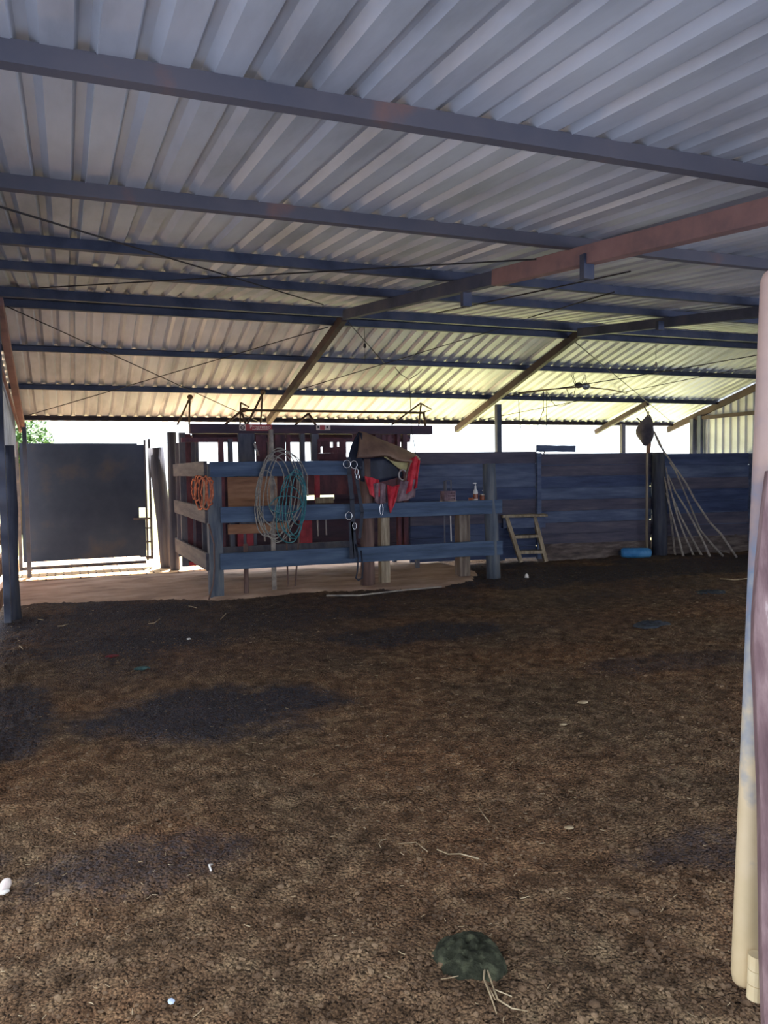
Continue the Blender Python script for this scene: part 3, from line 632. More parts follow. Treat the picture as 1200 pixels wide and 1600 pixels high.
# ------------------------------------------------------------------ ropes
def coil(name, m, loops, r, label, Y=9.985):
    mb = MB()
    for (cx, y0, y1, hw, ph) in loops:
        pts = []
        for k in range(33):
            a = 2*math.pi*k/32+ph; u = math.sin(a); v = math.cos(a)
            x = cx+hw*u*(1+.12*math.sin(2*a+ph*3))+random.uniform(-.5, .5); y = (y0+y1)/2-(y1-y0)/2*v
            p = onY(x, y, Y); p.y = Y+random.uniform(-.015, .012); pts.append(p)
        mb.tube(pts, r, 6, caps=False)
    o = mb.build(name, m, smooth=True); return tag(o, label, 'rope')
coil('rope_coil', 'rope', [(428, 712, 842, 26, 0), (432, 705, 836, 32, .1), (436, 700, 846, 30, -.1), (425, 718, 820, 20, .2), (440, 703, 828, 38, -.15), (433, 715, 848, 22, 0), (446, 708, 815, 28, .1), (415, 735, 838, 16, 0)], .0075,
     'large coil of grey rope hanging over the top front board')
coil('rope_coil', 'teal', [(459, 738, 842, 18, .1), (462, 733, 838, 15, -.1), (455, 742, 836, 20, .2), (466, 740, 820, 12, 0), (452, 760, 848, 22, .3), (447, 775, 802, 26, .1)], .0075,
     'teal rope coil hanging right of the grey coil', 9.96)
mb = MB()
for (cx, y0, y1, hw) in ((308, 744, 783, 4), (317, 746, 792, 6), (322, 744, 796, 7), (328, 746, 790, 5), (313, 744, 796, 7), (303, 748, 780, 3)):
    pts = []
    for k in range(25):
        a = 2*math.pi*k/24; p = onX(cx+hw*math.sin(a), (y0+y1)/2-(y1-y0)/2*math.cos(a), 1.55); p.x += random.uniform(-.01, .01); pts.append(p)
    mb.tube(pts, .011, 6, caps=False)
o = mb.build('rope_coil', 'orange', smooth=True); tag(o, 'orange rope coil hanging from the top side board', 'rope')
o = MB().tube([onX(319, 752, 1.54), onX(319, 770, 1.54), onX(318, 794, 1.54)], .012, 6).build('rope_end', 'palewood'); tag(o, 'pale cord end hanging inside the orange rope coil', 'rope')
o = MB().tube([V((1.60, 9.98, .95)), V((1.66, 9.98, .7)), V((1.655, 9.97, .4)), V((1.63, 9.95, .2)), V((1.57, 9.93, .01))], .011, 6).build('hose', 'brownpost', smooth=True); tag(o, 'thin brown hose hanging beside the left corral corner post', 'hose')

# ------------------------------------------------------------------ saddle and tack
S = thing('saddle', onY(600, 720, 10.15), 'brown leather saddle draped over the middle of the corral fence', 'saddle')
top = [(561, 674), (572, 677), (588, 684), (604, 691), (620, 697), (636, 704), (650, 711), (656, 717)]
hem = [(557, 716), (568, 715), (583, 714), (597, 712), (609, 713), (622, 720), (638, 722), (650, 725)]
def pl(lst, u):
    k = u*(len(lst)-1); i = min(int(k), len(lst)-2); t = k-i; return (lst[i][0]*(1-t)+lst[i+1][0]*t, lst[i][1]*(1-t)+lst[i+1][1]*t)
def flap(u, v):
    t = onY(*pl(top, u), 10.2); h = onY(*pl(hem, u), 9.98)
    if v < .5:
        q = v*2; b = h.lerp(t, q); b.y = 9.98+.22*q**1.8+.015*math.sin(u*14); return b
    q = (v-.5)*2; bk = V((t.x+.02, 10.55, t.z-.22)); b = t.lerp(bk, q); b.z += .05*math.sin(q*math.pi); return b
MB().grid(flap, 28, 16).build('seat_flap', 'leather', S, smooth=True, solid=.018)
yl = [(600, 714), (612, 720), (622, 722), (640, 723)]; yh = [(604, 714), (618, 728), (628, 735), (639, 737)]
MB().grid(lambda u, v: onY(*[a*(1-v)+b*v for a, b in zip(pl(yl, u), pl(yh, u))], 10.0+.01*math.sin(u*9)), 10, 4).build('lining', 'yellow', S, smooth=True, solid=.012)
dl = [(544, 728), (545, 712), (550, 694), (560, 675)]; dr = [(566, 735), (566, 715), (566, 695), (566, 677)]
MB().grid(lambda u, v: onY(*[a*(1-v)+b*v for a, b in zip(pl(dl, u), pl(dr, u))], 10.0+.15*u+.02*math.sin(v*5)), 10, 8).build('front_flap', 'leatherdark', S, smooth=True, solid=.015)
ul = [(562, 716), (580, 716), (600, 714), (612, 722), (628, 738)]; ub = [(564, 752), (580, 756), (600, 752), (615, 748), (628, 745)]
MB().grid(lambda u, v: onY(*[a*(1-v)+b*v for a, b in zip(pl(ul, u), pl(ub, u))], 10.06+.02*math.sin(u*12)), 14, 6).build('under_skirt', 'leatherdark', S, smooth=True, solid=.015)
mb = MB(); pts = [onY(629+6*math.sin(a*math.pi/10), 742-8*math.cos(a*math.pi/10), 9.97) for a in range(21)]; mb.tube(pts, .012, 6, caps=False).build('stirrup', 'tin', S, smooth=True)
MB().tube([onY(x, y, 9.96) for x, y in ((641, 722), (637, 735), (631, 752))], .014, 6).build('stirrup_strap', 'leather', S, smooth=True)
B = thing('saddle_blanket', onY(615, 780, 10.0), 'red and dull purple saddle blanket hanging below the saddle over the fence', 'blanket')
def cl(name, m, A, Bp, Y, parent, fr=10, amp=.02):
    MB().grid(lambda u, v: onY(*[a*(1-v)+b*v for a, b in zip(pl(A, u), pl(Bp, u))], Y+amp*math.sin(u*fr+v*2)), 18, 10).build(name, m, parent, smooth=True, solid=.014)
cl('right_fold', 'redcloth', [(640, 718), (650, 713), (656, 720)], [(634, 772), (645, 765), (651, 762)], 9.975, B)
cl('lower_fold', 'redcloth', [(605, 758), (614, 760), (624, 757)], [(607, 788), (610, 802), (618, 782)], 9.99, B)
cl('left_fold', 'redcloth', [(570, 744), (580, 746), (592, 750)], [(578, 772), (586, 778), (594, 776)], 9.99, B)
cl('lower_edge', 'purplecloth', [(626, 752), (640, 752), (651, 748)], [(618, 784), (634, 782), (648, 776)], 9.985, B, 14)
cl('hanging_fold', 'purplecloth', [(584, 756), (592, 754), (602, 756)], [(586, 784), (593, 788), (602, 786)], 9.97, B, 14)
BR = thing('bridle', onY(560, 800, 9.96), 'dark leather bridle with bright rings hanging left of the saddle', 'bridle')
def ring(cx, cy, rx, ry, nm, Y=9.95, r=.0042, m='chrome', par=BR):
    MB().tube([onY(cx+rx*math.sin(a*math.pi/12), cy-ry*math.cos(a*math.pi/12), Y) for a in range(25)], r, 6, caps=False).build(nm, m, par, smooth=True)
ring(542, 725, 5.5, 6, 'bit_ring'); ring(553, 726, 5, 6, 'bit_ring'); ring(557, 737, 2.5, 5, 'chain_link'); ring(559, 745, 2.5, 4, 'chain_link'); ring(545, 806, 5, 6, 'buckle')
ring(596, 796, 2.5, 9, 'bit_ring'); ring(554, 822, 3, 5, 'chain_link')
def strap(pts, nm, wd=.022, m='leatherdark', par=BR, Y=9.96):
    mb = MB(); P3 = [onY(x, y, Y) for x, y in pts]
    for a, b in zip(P3, P3[1:]): mb.beam(a, b+(b-a).normalized()*.01, .006, wd, up=(1, 0, .01))
    mb.build(nm, m, par)
strap([(545, 715), (546, 740), (550, 780), (552, 830), (556, 870)], 'cheek_strap', .06)
strap([(556, 740), (560, 765), (566, 800), (562, 840)], 'cheek_strap', .045)
MB().tube([onY(x, y, 9.95) for x, y in ((556, 850), (560, 870), (558, 895), (556, 903), (560, 907), (566, 903), (567, 885), (564, 860))], .011, 7).build('rein_loop', 'leatherdark', BR, smooth=True)
strap([(548, 815), (549, 840), (550, 872)], 'girth_strap', .06)

# ------------------------------------------------------------------ shelf and what stands on it
SZ = 1.14
o = MB().beam((4.55, 10.24, SZ-.03), (5.62, 10.24, SZ-.03), .30, .03, n=4, jit=.002).build('shelf_board', 'brownwood'); tag(o, 'narrow shelf plank behind the middle front board at the right', 'shelf')
def at(x, Y=10.2): q = onY(x, 782, Y); return V((q.x, Y, SZ-.014))
b = thing('spray_bottle', at(743), 'white and brown pump bottle standing on the corral shelf', 'bottle')
MB().lathe(at(743), [(.03, 0), (.036, .01), (.036, .12), (.03, .15), (.014, .175), (.012, .19)], 18).build('bottle_body', 'white', b, smooth=True)
MB().lathe(at(743)+V((0, 0, .03)), [(.0365, 0), (.0368, .005), (.0368, .065), (.0365, .07)], 18).build('bottle_band', 'amber', b, smooth=True)
mb = MB(); mb.lathe(at(743)+V((0, 0, .188)), [(.014, 0), (.014, .025), (.006, .03), (.006, .06)], 12); mb.box(at(743)+V((-.012, 0, .255)), (.05, .016, .018)); mb.build('pump_head', 'white', b)
b = thing('tin_can', at(754), 'small brown can in front of the pump bottle on shelf', 'can'); MB().lathe(at(754, 10.16), [(.04, 0), (.042, .005), (.042, .075), (.04, .08)], 18).build('can_body', 'amber', b, smooth=True); MB().lathe(at(754, 10.16)+V((0, 0, .08)), [(.043, 0), (.043, .012), (.036, .014)], 18).build('lid', 'tin', b)
o = MB().lathe(at(736, 10.16), [(.035, 0), (.038, .005), (.038, .05), (.034, .05), (.034, .01)], 18).build('tin_can', 'amber', smooth=True); tag(o, 'low brown tin left of the pump bottle on shelf', 'can')
b = thing('syringe', at(757, 10.26), 'white topped plastic syringe standing right of the pump bottle', 'syringe')
MB().lathe(at(757, 10.26), [(.008, 0), (.02, .02), (.02, .1)], 14).build('barrel', 'white', b, smooth=True); mb = MB(); mb.lathe(at(757, 10.26)+V((0, 0, .1)), [(.008, 0), (.008, .04)], 10); mb.box(at(757, 10.26)+V((0, 0, .145)), (.06, .03, .012)); mb.build('plunger', 'white', b)
o = MB().lathe(at(762), [(.035, 0), (.037, .004), (.037, .09), (.033, .09), (.033, .01)], 18).build('tin_can', 'tin', smooth=True); tag(o, 'rightmost grey tin can on the corral shelf', 'can')
b = thing('wire_basket', at(700, 10.28), 'grey slatted basket on the left of the corral shelf', 'basket')
mb = MB(); c = at(700, 10.28)
for i in range(7): mb.box(c+V((-.075+.025*i, -.07, .075)), (.012, .008, .15))
for z in (.02, .06, .10, .145): mb.box(c+V((0, -.072, z)), (.17, .008, .014))
mb.box(c+V((0, .07, .075)), (.17, .01, .15)); mb.box(c+V((-.083, 0, .075)), (.01, .14, .15)); mb.box(c+V((.083, 0, .075)), (.01, .14, .15)); mb.box(c+V((0, 0, .008)), (.17, .14, .014))
mb.build('basket_frame', 'purplecloth', b)
MB().tube([c+V((-.03, 0, .14)), c+V((-.03, 0, .3)), c+V((.05, 0, .3)), c+V((.05, 0, .14))], .012, 6).build('handle', 'chutegrey', b)
o = MB().lathe(at(701, 10.14), [(.02, .004), (.10, 0), (.13, .012), (.125, .014), (.02, .008)], 20).build('tin_plate', 'tin', smooth=True); tag(o, 'shallow tin plate in front of the basket on shelf', 'plate')
mb = MB(); mb.tube([V((5.02, 10.33, .3)), V((5.02, 10.33, 1.42))], .012, 8); o = mb.build('steel_rod', 'chutegrey', smooth=True); tag(o, 'upright grey rod behind the shelf right of the basket', 'rod')
for x, nm in ((704, 'left'), (721, 'right')):
    o = MB().tube([onY(x, 806, 10.4), onY(x+1, 846, 10.4)], .01, 6).build('hanging_wire', 'palesteel'); tag(o, f'pale wire hanging below the corral shelf, {nm} one of two', 'wire', 'wires under shelf')

# ------------------------------------------------------------------ step stool
L = thing('step_stool', onZ(832, 878), 'weathered wooden step ladder with a platform top against the back wall', 'step ladder')
fl, fr = onZ(814, 879), onZ(853, 878); tl = onY(791, 808, 11.78); tr = onY(834, 806, 11.68)
dd = (fr-fl).normalized(); bk = V((-dd.y, dd.x, 0))
ZTOP = tl.z
for a, q in ((fl, tl), (fr, tr)): MB().beam(V((a.x, a.y, 0)), q, .06, .11, up=bk, n=5, jit=.003).build('side_rail', 'palewood', L)
for t in (.22, .56):
    a = fl.lerp(tl, t); q = fr.lerp(tr, t); MB().beam(a+bk*.04, q+bk*.04, .17, .05, n=3, jit=.002).build('tread', 'palewood', L)
q0 = tl+V((-.05, .12, .02)); q1 = q0+dd*.78; MB().beam(q0, q1, .36, .04, n=6, jit=.004).build('platform', 'palewood', L)
for t in (.1, .9):
    q = q0.lerp(q1, t)+bk*.12; MB().beam(V((q.x, q.y, 0)), V((q.x, q.y, q.z)), .05, .05, up=bk).build('rear_leg', 'woodblue', L)
a = q0.lerp(q1, .03)-bk*.12; q = q0.lerp(q1, .97)-bk*.12; MB().beam(a-V((0, 0, .12)), q-V((0, 0, .12)), .02, .17, n=3).build('apron_board', 'woodblue', L)

# ------------------------------------------------------------------ sticks, blue container, bag
pT = onWall(1030, 866, -.165)
SN = [([(1055, 868), (1045, 780), (1038, 745)], 'shortest upright stick nearest to the trunk post'),
      ([(1068, 870), (1060, 840), (1046, 790), (1041, 770)], 'second stick from the trunk post, short and slightly bent'),
      ([(1084, 869), (1070, 838), (1058, 805), (1044, 752), (1041, 730)], 'third stick from the trunk post'),
      ([(1097, 869), (1085, 848), (1064, 808), (1050, 775), (1043, 745)], 'fourth stick from the trunk post, thick and pale'),
      ([(1110, 871), (1095, 838), (1072, 795), (1055, 768), (1044, 742)], 'fifth stick from the trunk post'),
      ([(1130, 869), (1112, 850), (1094, 828), (1070, 770), (1055, 735), (1046, 722)], 'long stick curving outward near its foot'),
      ([(1151, 871), (1127, 835), (1108, 815), (1085, 780), (1072, 755), (1050, 723), (1030, 695), (1023, 678)], 'longest crooked stick reaching furthest right and above the wall')]
for pix, lab in SN:
    foot = onZ(*pix[0], 0.0); n = len(pix); pts = []
    for i, (x, y) in enumerate(pix):
        t = i/(n-1); Y = foot.y*(1-t)+(pT.y-.13)*t; pts.append(onY(x, y, Y))
    o = MB().tube(pts, [.021-.009*i/(n-1) for i in range(n)], 7, jit=.08).build('stick', 'stick', smooth=True); tag(o, lab, 'stick', 'sticks leaning on the trunk post')
o = MB().tube([onZ(1113, 857, .05), onZ(1125, 860, .04), onZ(1140, 864, .02)], .01, 6).build('stick', 'stick', smooth=True); tag(o, 'thin twig lying low behind the longest stick', 'stick', 'sticks leaning on the trunk post')
# blue container
a = onZ(971, 871, 0); b = onZ(1019, 871, 0); ax = (b-a); ax.z = 0; ln = ax.length; ax.normalize(); r = .088
BC = thing('plastic_container', (a+b)/2, 'blue plastic container lying on its side at the foot of the back wall', 'container')
c0 = a+V((0, .02, r*.9)); prof = [(0, .05), (.015, .075), (.05, r), (.30*ln, r), (.32*ln, r*.94), (.36*ln, r), (ln-.06, r), (ln-.015, r*.8), (ln, r*.45)]
MB().tube([c0+ax*t for t, _ in prof], [q for _, q in prof], 18).build('body', 'blue', BC, smooth=True)
MB().tube([c0-ax*.035, c0], .045, 14).build('cap', 'leatherdark', BC, smooth=True)
# bag on a pole
q0 = onWall(1011, 724, -.2); q1 = onY(1013, 645, q0.y-.02)
PB = thing('wooden_pole', (q0.x, q0.y, 0), 'wooden pole with a dark cloth bag hung on top, beside the trunk post', 'pole')
MB().tube([V((q0.x, q0.y, 0)), q0, q1+V((0, 0, .02))], [.025, .022, .016], 8).build('pole', 'palewood', PB, smooth=True)
BG = thing('cloth_bag', onY(1008, 700, q0.y), 'dark crumpled cloth hung over the pole above the back wall', 'cloth')
prof2 = [(1014, 647, 2), (1012, 656, 7), (1010, 666, 11.5), (1009, 676, 13), (1009, 684, 10), (1009, 692, 6), (1010, 697, 3)]
mb = MB(); vs = []; sg_ = 14
for (x, y, hw) in prof2:
    l = onY(x-hw-(2 if y in (676, 666) else 0), y, q0.y); rr = onY(x+hw, y, q0.y); c = (l+rr)/2; R_ = (rr.x-l.x)/2
    for k in range(sg_):
        t = 2*math.pi*k/sg_; f = 1+.2*math.sin(3*t+y*.15); vs.append(c+V((R_*math.cos(t)*f, R_*.6*math.sin(t)*f, .02*math.sin(2*t))))
n = len(prof2)
mb.add(vs, [(i*sg_+k, i*sg_+(k+1) % sg_, (i+1)*sg_+(k+1) % sg_, (i+1)*sg_+k) for i in range(n-1) for k in range(sg_)]+[tuple(range(sg_-1, -1, -1)), tuple((n-1)*sg_+k for k in range(sg_))])
mb.build('bag_body', 'cloth', BG, smooth=True, subsurf=1)
MB().tube([onY(995, 653, q0.y), onY(1003, 661, q0.y)], .012, 6).build('tie', 'wire', BG)
MB().tube([onY(1013, 648, q0.y), onY(1006, 634, q0.y)], .01, 6).build('tie', 'wire', BG)
MB().grid(lambda u, v: onY(1013+5*u-2*v, 684+24*v, q0.y-.03+.01*math.sin(u*6+v*5)), 6, 8).build('hanging_rag', 'brownwood', BG, smooth=True, solid=.008)
o = MB().tube([onY(1022, 674, q0.y), onY(1030, 690, q0.y+.02), onY(1037, 706, q0.y+.05)], .014, 6).build('stick', 'palewood', smooth=True); tag(o, 'pale crooked stick end beside the cloth bag above the wall', 'stick')

# ------------------------------------------------------------------ lamp, bowed pole and hanging strings
HY = 11.1
o = MB().tube([onY(x, y, HY+max(0, x-926)/82*1.05) for x, y in ((810, 614), (830, 611.5), (848, 609.5), (875, 607), (902, 605), (926, 606), (951, 608.5), (975, 613), (1000, 620), (1008, 624))], .012, 7).build('bent_pole', 'lever', smooth=True)
tag(o, 'thin bowed pole hanging under the far roof slope with strings on it', 'pole')
LP = thing('hanging_lamp', onY(912, 605, HY-.05), 'crumpled silver lamp hanging on wires under the far roof slope', 'lamp')
mb = MB(); c = onY(915, 604, HY-.06); vs = []
_b = bmesh.new(); bmesh.ops.create_icosphere(_b, subdivisions=3, radius=1)
vv = [v.co.copy() for v in _b.verts]; ff = [tuple(v.index for v in f.verts) for f in _b.faces]; _b.free()
mb.add([c+V((v.x*.085*(1+.25*noise.noise(v*2)), v.y*.07, v.z*.062*(1+.3*noise.noise(v*2.5)))) for v in vv], ff).build('shade', 'foil', LP, smooth=True)
c2 = onY(904, 602, HY-.06)
mb = MB(); mb.add([c2+V((v.x*.06*(1+.4*noise.noise(v*3)), v.y*.05, v.z*.045*(1+.4*noise.noise(v*3)))) for v in vv], ff).build('socket', 'cloth', LP, smooth=True)
for pp in (((884, 521), (897, 592), (902, 602)), ((918, 553), (914, 590), (918, 601)), ((914, 583), (909, 600)), ((893, 586), (899, 604))):
    MB().tube([onY(x, y, HY-.05) for x, y in pp], .005, 5).build('wire', 'wire', LP)
def hang(pts, lab, Y=HY, r=.0055, group='strings on the bowed pole'):
    o = MB().tube([onY(x, y, Y) for x, y in pts], r, 5).build('string', 'wire', smooth=True); return tag(o, lab, 'string', group)
hang([(810, 614), (811, 640), (812, 656), (814, 671)], 'leftmost string hanging from the end of the bowed pole')
hang([(849, 610), (849, 635), (850, 645)], 'short knotted string hanging from the bowed pole')
hang([(849, 640), (843, 658), (839, 670)], 'string slanting down left below the knot')
hang([(854, 611), (854, 640), (853, 673)], 'long straight string right of the knotted one')
hang([(855, 612), (862, 627), (868, 634), (880, 634), (892, 629)], 'slack looped string below the middle of bowed pole')
hang([(885, 606), (889, 618), (893, 622), (897, 617), (899, 606)], 'small loop of wire beside the lamp')
SP = 10.65
hang([(617, 574), (626, 585), (639, 593), (652, 585), (660, 577)], 'string sagging in a v below the purlin above the saddle', SP, .0055, None)
hang([(639, 593), (641, 620), (643, 668), (650, 711)], 'long twine dropping from the v shaped string behind the chute', SP, .0055, None)
t = hang([(569, 504), (570, 536), (570, 565)], 'twine with a knot hanging below the ridge near centre', 9.75, .0035, None)
c = onY(570, 540, 9.75); o = MB().lathe(c-V((0, 0, .03)), [(.01, 0), (.022, .015), (.018, .045), (.006, .06)], 8).build('twine_knot', 'wire', t)
o.location = V(o['w0'])*0
t = hang([(1025, 528), (1025, 555), (1025, 562)], 'pull cord with a small weight hanging from the ridge at right', 9.75, .0035, None)
c = onY(1025, 570, 9.75); MB().lathe(c-V((0, 0, .04)), [(.008, 0), (.02, .02), (.018, .06), (.006, .085)], 8).build('weight', 'tin', t)

# ------------------------------------------------------------------ gate pipe in the right foreground
def onD(x, y, d): return EYE + w(V((x-600, y-800, FPX)))*(d/FPX)
def pipemat():
    m = mat('worn_pipe_paint', [(190, 168, 132), (200, 178, 146), (156, 152, 150), (112, 124, 146), (142, 128, 134), (166, 140, 132), (182, 152, 140)], 1, rough=.5, bump=.12, bscale=40, pos=[.0, .24, .33, .44, .53, .66, 1.0])
    N, L = m.node_tree.nodes, m.node_tree.links; rp = [n for n in N if n.type == 'VALTORGB'][0]
    tc = N.new('ShaderNodeTexCoord'); sp = N.new('ShaderNodeSeparateXYZ'); L.new(tc.outputs['Object'], sp.inputs[0])
    nz = N.new('ShaderNodeTexNoise'); nz.inputs['Scale'].default_value = 14; nz.inputs['Detail'].default_value = 8; L.new(tc.outputs['Object'], nz.inputs['Vector'])
    a = N.new('ShaderNodeMath'); a.operation = 'MULTIPLY_ADD'; a.inputs[1].default_value = .5; a.inputs[2].default_value = -.42; L.new(sp.outputs['Z'], a.inputs[0])
    b = N.new('ShaderNodeMath'); b.operation = 'MULTIPLY_ADD'; b.inputs[1].default_value = .5; L.new(nz.outputs['Fac'], b.inputs[0]); L.new(a.outputs[0], b.inputs[2]); L.new(b.outputs[0], rp.inputs[0]); return m
M['pipe'] = pipemat()
pb = onD(1163, 1520, 1.95); pt = onD(1207, 440, 2.15)
GP = thing('gate_pipe', (pb.x, pb.y, 0), 'thick worn vertical pipe of a gate in the right foreground', 'pipe')
dv = (pt-pb).normalized(); L0 = (pt-pb).length
mb = MB(); rr = .0305
mb.tube([pb-dv*.03, pb-dv*.022, pb]+[pb+dv*(L0*i/10) for i in range(1, 11)]+[pt+dv*.02, pt+dv*.032], [rr*.55, rr*.85, rr]+[rr]*10+[rr*.8, rr*.4], 24)
mb.build('pipe', 'pipe', GP, smooth=True)
gb = pb+V((.0, 0, 0)); side = w(V((1, 0, 0))); fw = w(V((0, 0, 1)))
hb = onD(1181, 1560, 1.9); ht_ = onD(1184, 1492, 1.9)
hd = (ht_-hb).normalized(); hl = (ht_-hb).length
HP = MB().tube([hb, hb+hd*hl*.33, hb+hd*hl*.335, hb+hd*hl*.345, hb+hd*hl*.35, hb+hd*hl*.66, hb+hd*hl*.665, hb+hd*hl*.675, hb+hd*hl*.68, hb+hd*hl],
     [.021, .021, .0185, .0185, .021, .021, .0185, .0185, .021, .0215], 18).build('hinge_sleeve', 'pipepale', GP, smooth=False)
BE = [(1201, 735), (1193, 800), (1185, 880), (1179, 960), (1178, 1020), (1182, 1100), (1185, 1180), (1188, 1250), (1190, 1400), (1191, 1500), (1196, 1640), (1197, 1720), (1198, 1860)]
mb = MB(); vs = []; fs = []
for k, (x, y) in enumerate(BE):
    d = 1.80+.18*(1640-min(y, 1640))/945; c = onD(x, y, d); wd_ = .14
    for (s_, f_) in ((0, 0), (wd_, 0), (wd_, .03), (.004, .03)): vs.append(c+side*s_+fw*f_)
n = len(BE)-1
for i in range(n):
    for k in range(4): fs.append((i*4+k, i*4+(k+1) % 4, i*4+4+(k+1) % 4, i*4+4+k))
fs += [(3, 2, 1, 0), tuple(n*4+k for k in range(4))]
o = mb.add(vs, fs).build('gate_board', 'oldboard', bevel=.003); tag(o, 'weathered purplish brown board right of the foreground pipe', 'board')
# ------------------------------------------------------------------ dung, straw and litter on the floor
def pat(cx, cy, rx, ry, h, m, label, seed):
    mb = MB(); nu, nv = 48, 16
    def fn(u, v):
        a = 2*math.pi*u; rad = 1+.16*noise.noise((math.cos(a)*1.5+seed, math.sin(a)*1.5, seed))+.05*noise.noise((math.cos(a)*5, math.sin(a)*5, seed))
        x = cx+rx*rad*v*math.cos(a); y = cy+ry*rad*v*math.sin(a)
        z = h*(1-v**3)*(.7+.7*abs(noise.noise((x*18, y*18, seed)))+.45*noise.noise((x*38, y*38, seed)))-.012*(v > .97)
        return V((x, y, fz(cx, cy)+max(z, -.012)))
    mb.grid(fn, nu, nv); o = mb.build('dung_pat', m, smooth=True); return tag(o, label, 'dung', 'dung pats')
pat(1.16, 2.235, .125, .135, .05, 'dung', 'fresh greenish dung pat in the foreground soil', 3.1)
pat(5.38, 6.35, .22, .13, .03, 'dungdry', 'dark grey dung pat on the right middle ground', 7.7)
pat(7.45, 7.75, .26, .15, .03, 'dungdry', 'dark dung pat far right close to the pipe', 5.2)
def litter(name, pts, r, m, label, cat, group=None):
    o = MB().tube(pts, r, 5).build(name, m, smooth=True); return tag(o, label, cat, group)
def g(x, y, dz=.012): p = onZ(x, y, 0); p.z = fz(p.x, p.y)+dz; return p
mb = MB()
for pp in (((758, 1520), (756, 1550), (768, 1580), (776, 1602)), ((758, 1520), (766, 1545), (772, 1565), (800, 1573)), ((772, 1565), (778, 1580), (800, 1590), (825, 1593)), ((760, 1556), (768, 1570), (774, 1581))):
    mb.tube([g(x, y, .02) for x, y in pp], [.0035, .003, .0025, .0015][:len(pp)] if len(pp) == 4 else [.003, .002, .0015], 5)
o = mb.build('dry_root', 'straw', smooth=True); tag(o, 'pale forked dry root lying on the green dung pat', 'root')
litter('straw_stalk', [g(683, 1330, .015), g(700, 1338, .02), g(720, 1338, .02), g(749, 1341, .015)], .003, 'straw', 'pale straw stalk lying alone on the brown soil right of centre', 'straw')
litter('straw_stalk', [g(748, 1255, .015), g(758, 1268, .02), g(765, 1278, .015)], .0022, 'straw', 'short bent straw further back on the soil right of centre', 'straw')
litter('straw_stalk', [g(622, 1312, .015), g(650, 1312, .02), g(668, 1330, .015)], .0018, 'straw', 'thin straw left of the lone pale stalk', 'straw')
litter('straw_stalk', [g(595, 1332, .02), g(592, 1322, .02), g(597, 1312, .03)], .0018, 'straw', 'tiny upright straw near the centre of soil', 'straw')
litter('straw_stalk', [g(330, 1368, .015), g(327, 1362, .02), g(332, 1356, .015)], .004, 'white', 'small white curled straw at the lower left', 'straw')
litter('straw_stalk', [g(1125, 906, .015), g(1150, 908, .02), g(1185, 902, .015)], .008, 'straw', 'long pale stalk on the dark soil beside the pipe', 'straw')
litter('straw_stalk', [g(510, 934, .03), g(560, 932, .035), g(630, 924, .035), g(690, 920, .03)], .012, 'stick', 'long thin branch lying in front of the corral', 'branch')
for i, (x, y, dx, dy) in enumerate(((90, 980, 16, -4), (232, 976, 18, -5), (345, 970, 8, -8), (60, 968, 8, 1), (295, 948, 12, 2), (30, 1005, 5, 7))):
    litter('straw_stalk', [g(x, y, .015), g(x+dx/2, y+dy/2+1, .022), g(x+dx, y+dy, .015)], .005, 'straw', ['pale stalk on dark soil at left near the gate', 'pale stalk on dark soil below the leaning gate post', 'short stalk on dark soil below the corral corner', 'tiny stalk close to the left fence', 'pale stalk close to the left corral corner post', 'short curved stalk by the left edge of soil'][i], 'straw')
# white scrap at the left edge
c = g(4, 1392, .012); mb = MB()
pr = [(0, .002), (.02, .016), (.05, .022), (.075, .02), (.09, .008)]
axv = V((.25, 1, .12)).normalized(); p0 = g(1, 1405, .012)
mb.tube([p0+axv*t for t, _ in pr], [q for _, q in pr], 14)
W = mb.build('white_scrap', 'pinkwhite', smooth=True, subsurf=1); tag(W, 'pinkish white plastic scrap lying at the left edge of soil', 'scrap')
MB().tube([p0+V((-.005, -.004, .006)), p0+V((.012, -.012, .01)), p0+V((.03, -.004, .012))], [.007, .009, .006], 8).build('torn_end', 'white', W, smooth=True)
def bit(x, y, sz, m, label, nm='plastic_scrap', sc=(1, 1.4, .45)):
    c = g(x, y, .012); o = MB().add([c+V((v.x*sz*sc[0]*(1+.4*noise.noise(v*2+V((x, y, 0)))), v.y*sz*sc[1]*(1+.3*noise.noise(v*3)), v.z*sz*sc[2])) for v in vv], ff).build(nm, m, smooth=True)
    return tag(o, label, 'scrap')
bit(268, 1575, .010, 'paleblue', 'tiny pale blue scrap on the soil at the bottom left')
M['dullteal'] = mat('muddy_teal', [(34, 52, 54), (52, 78, 80), (84, 110, 110)], 18, rough=.9, bump=.3)
M['dullred'] = mat('muddy_red', [(70, 26, 32), (104, 34, 42), (84, 56, 50)], 18, rough=.9, bump=.3)
bit(222, 1042, .05, 'dullteal', 'small teal scrap half buried in the soil at left', sc=(1.3, .8, .3))
bit(175, 1023, .045, 'dullred', 'small red scrap half buried in the soil at left', sc=(1.2, .8, .3))
bit(863, 864, .05, 'white', 'white scrap on the ground right of step stool', sc=(1, .8, .9))
bit(823, 900, .04, 'white', 'small white scrap in front of the step stool', sc=(.7, .7, 1.2))
bit(295, 997, .02, 'white', 'tiny round white scrap on dark soil left of centre')
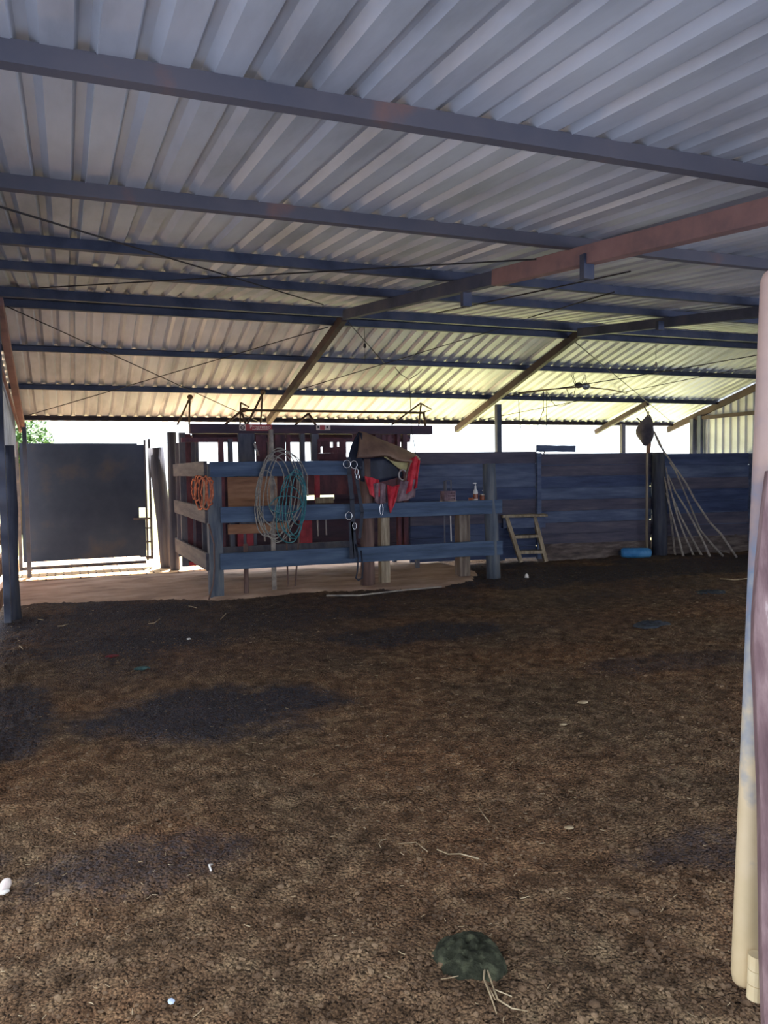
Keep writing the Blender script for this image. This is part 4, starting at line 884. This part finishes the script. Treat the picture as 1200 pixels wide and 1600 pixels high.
bit(655, 1228, .016, 'clod', 'pale round clod on the soil near the centre', 'soil_clod')
for x, y, s_ in ((911, 1100, .03), (889, 1285, .018), (880, 1135, .02)): bit(x, y, s_, 'straw', {911: 'pale dry leaf on the soil right of centre', 889: 'pale clod on the soil in the lower right', 880: 'small pale chip just below the dry leaf'}[x], {911: 'dry_leaf', 889: 'soil_clod', 880: 'wood_chip'}[x], (1.3, .9, .3))

# ------------------------------------------------------------------ tree beyond the gate
tc_ = onY(58, 672, 24)
T = thing('tree', (tc_.x, 24, -.05), 'leafy green tree beyond the top left corner of the gate', 'tree')
MB().tube([(tc_.x-.5, 24, -.05), (tc_.x-.55, 24, 1.2), (tc_.x-.5, 24.1, 2.6)], [.14, .12, .07], 8).build('trunk', 'bark', T, smooth=True)
mb = MB()
for i in range(2600):
    v = V((random.gauss(0, 1), random.gauss(0, 1), random.gauss(0, 1))).normalized()*random.random()**.4
    c = V((tc_.x-.55+v.x*1.0, 24+v.y*1.0, 2.55+v.z*.75)); d = V((random.uniform(-1, 1), random.uniform(-1, 1), random.uniform(-.6, .6))).normalized(); s_ = d.orthogonal().normalized()
    l = random.uniform(.05, .11); mb.add([c-d*l, c+s_*l*.4, c+d*l, c-s_*l*.4], [(0, 1, 2, 3)])
mb.build('foliage', 'leaf', T)

# ------------------------------------------------------------------ light
wd = bpy.data.worlds.new('sky'); SC.world = wd; wd.use_nodes = True
bg = wd.node_tree.nodes['Background']; bg.inputs[0].default_value = (.86, .94, 1.0, 1); bg.inputs[1].default_value = 2.0
su = bpy.data.lights.new('sun', 'SUN'); su.energy = 24; su.angle = math.radians(1.5); su.color = (1, .95, .86)
so = bpy.data.objects.new('sun', su); COL.objects.link(so); so.rotation_euler = (math.radians(-13), math.radians(3), 0); so.location = (4, 10, 20)
vs_ = SC.view_settings; vs_.view_transform = 'Standard'; vs_.look = 'None'; vs_.gamma = 1; vs_.use_curve_mapping = False; vs_.exposure = 0.75
for o in COL.objects:
    if 'w0' in o: del o['w0']
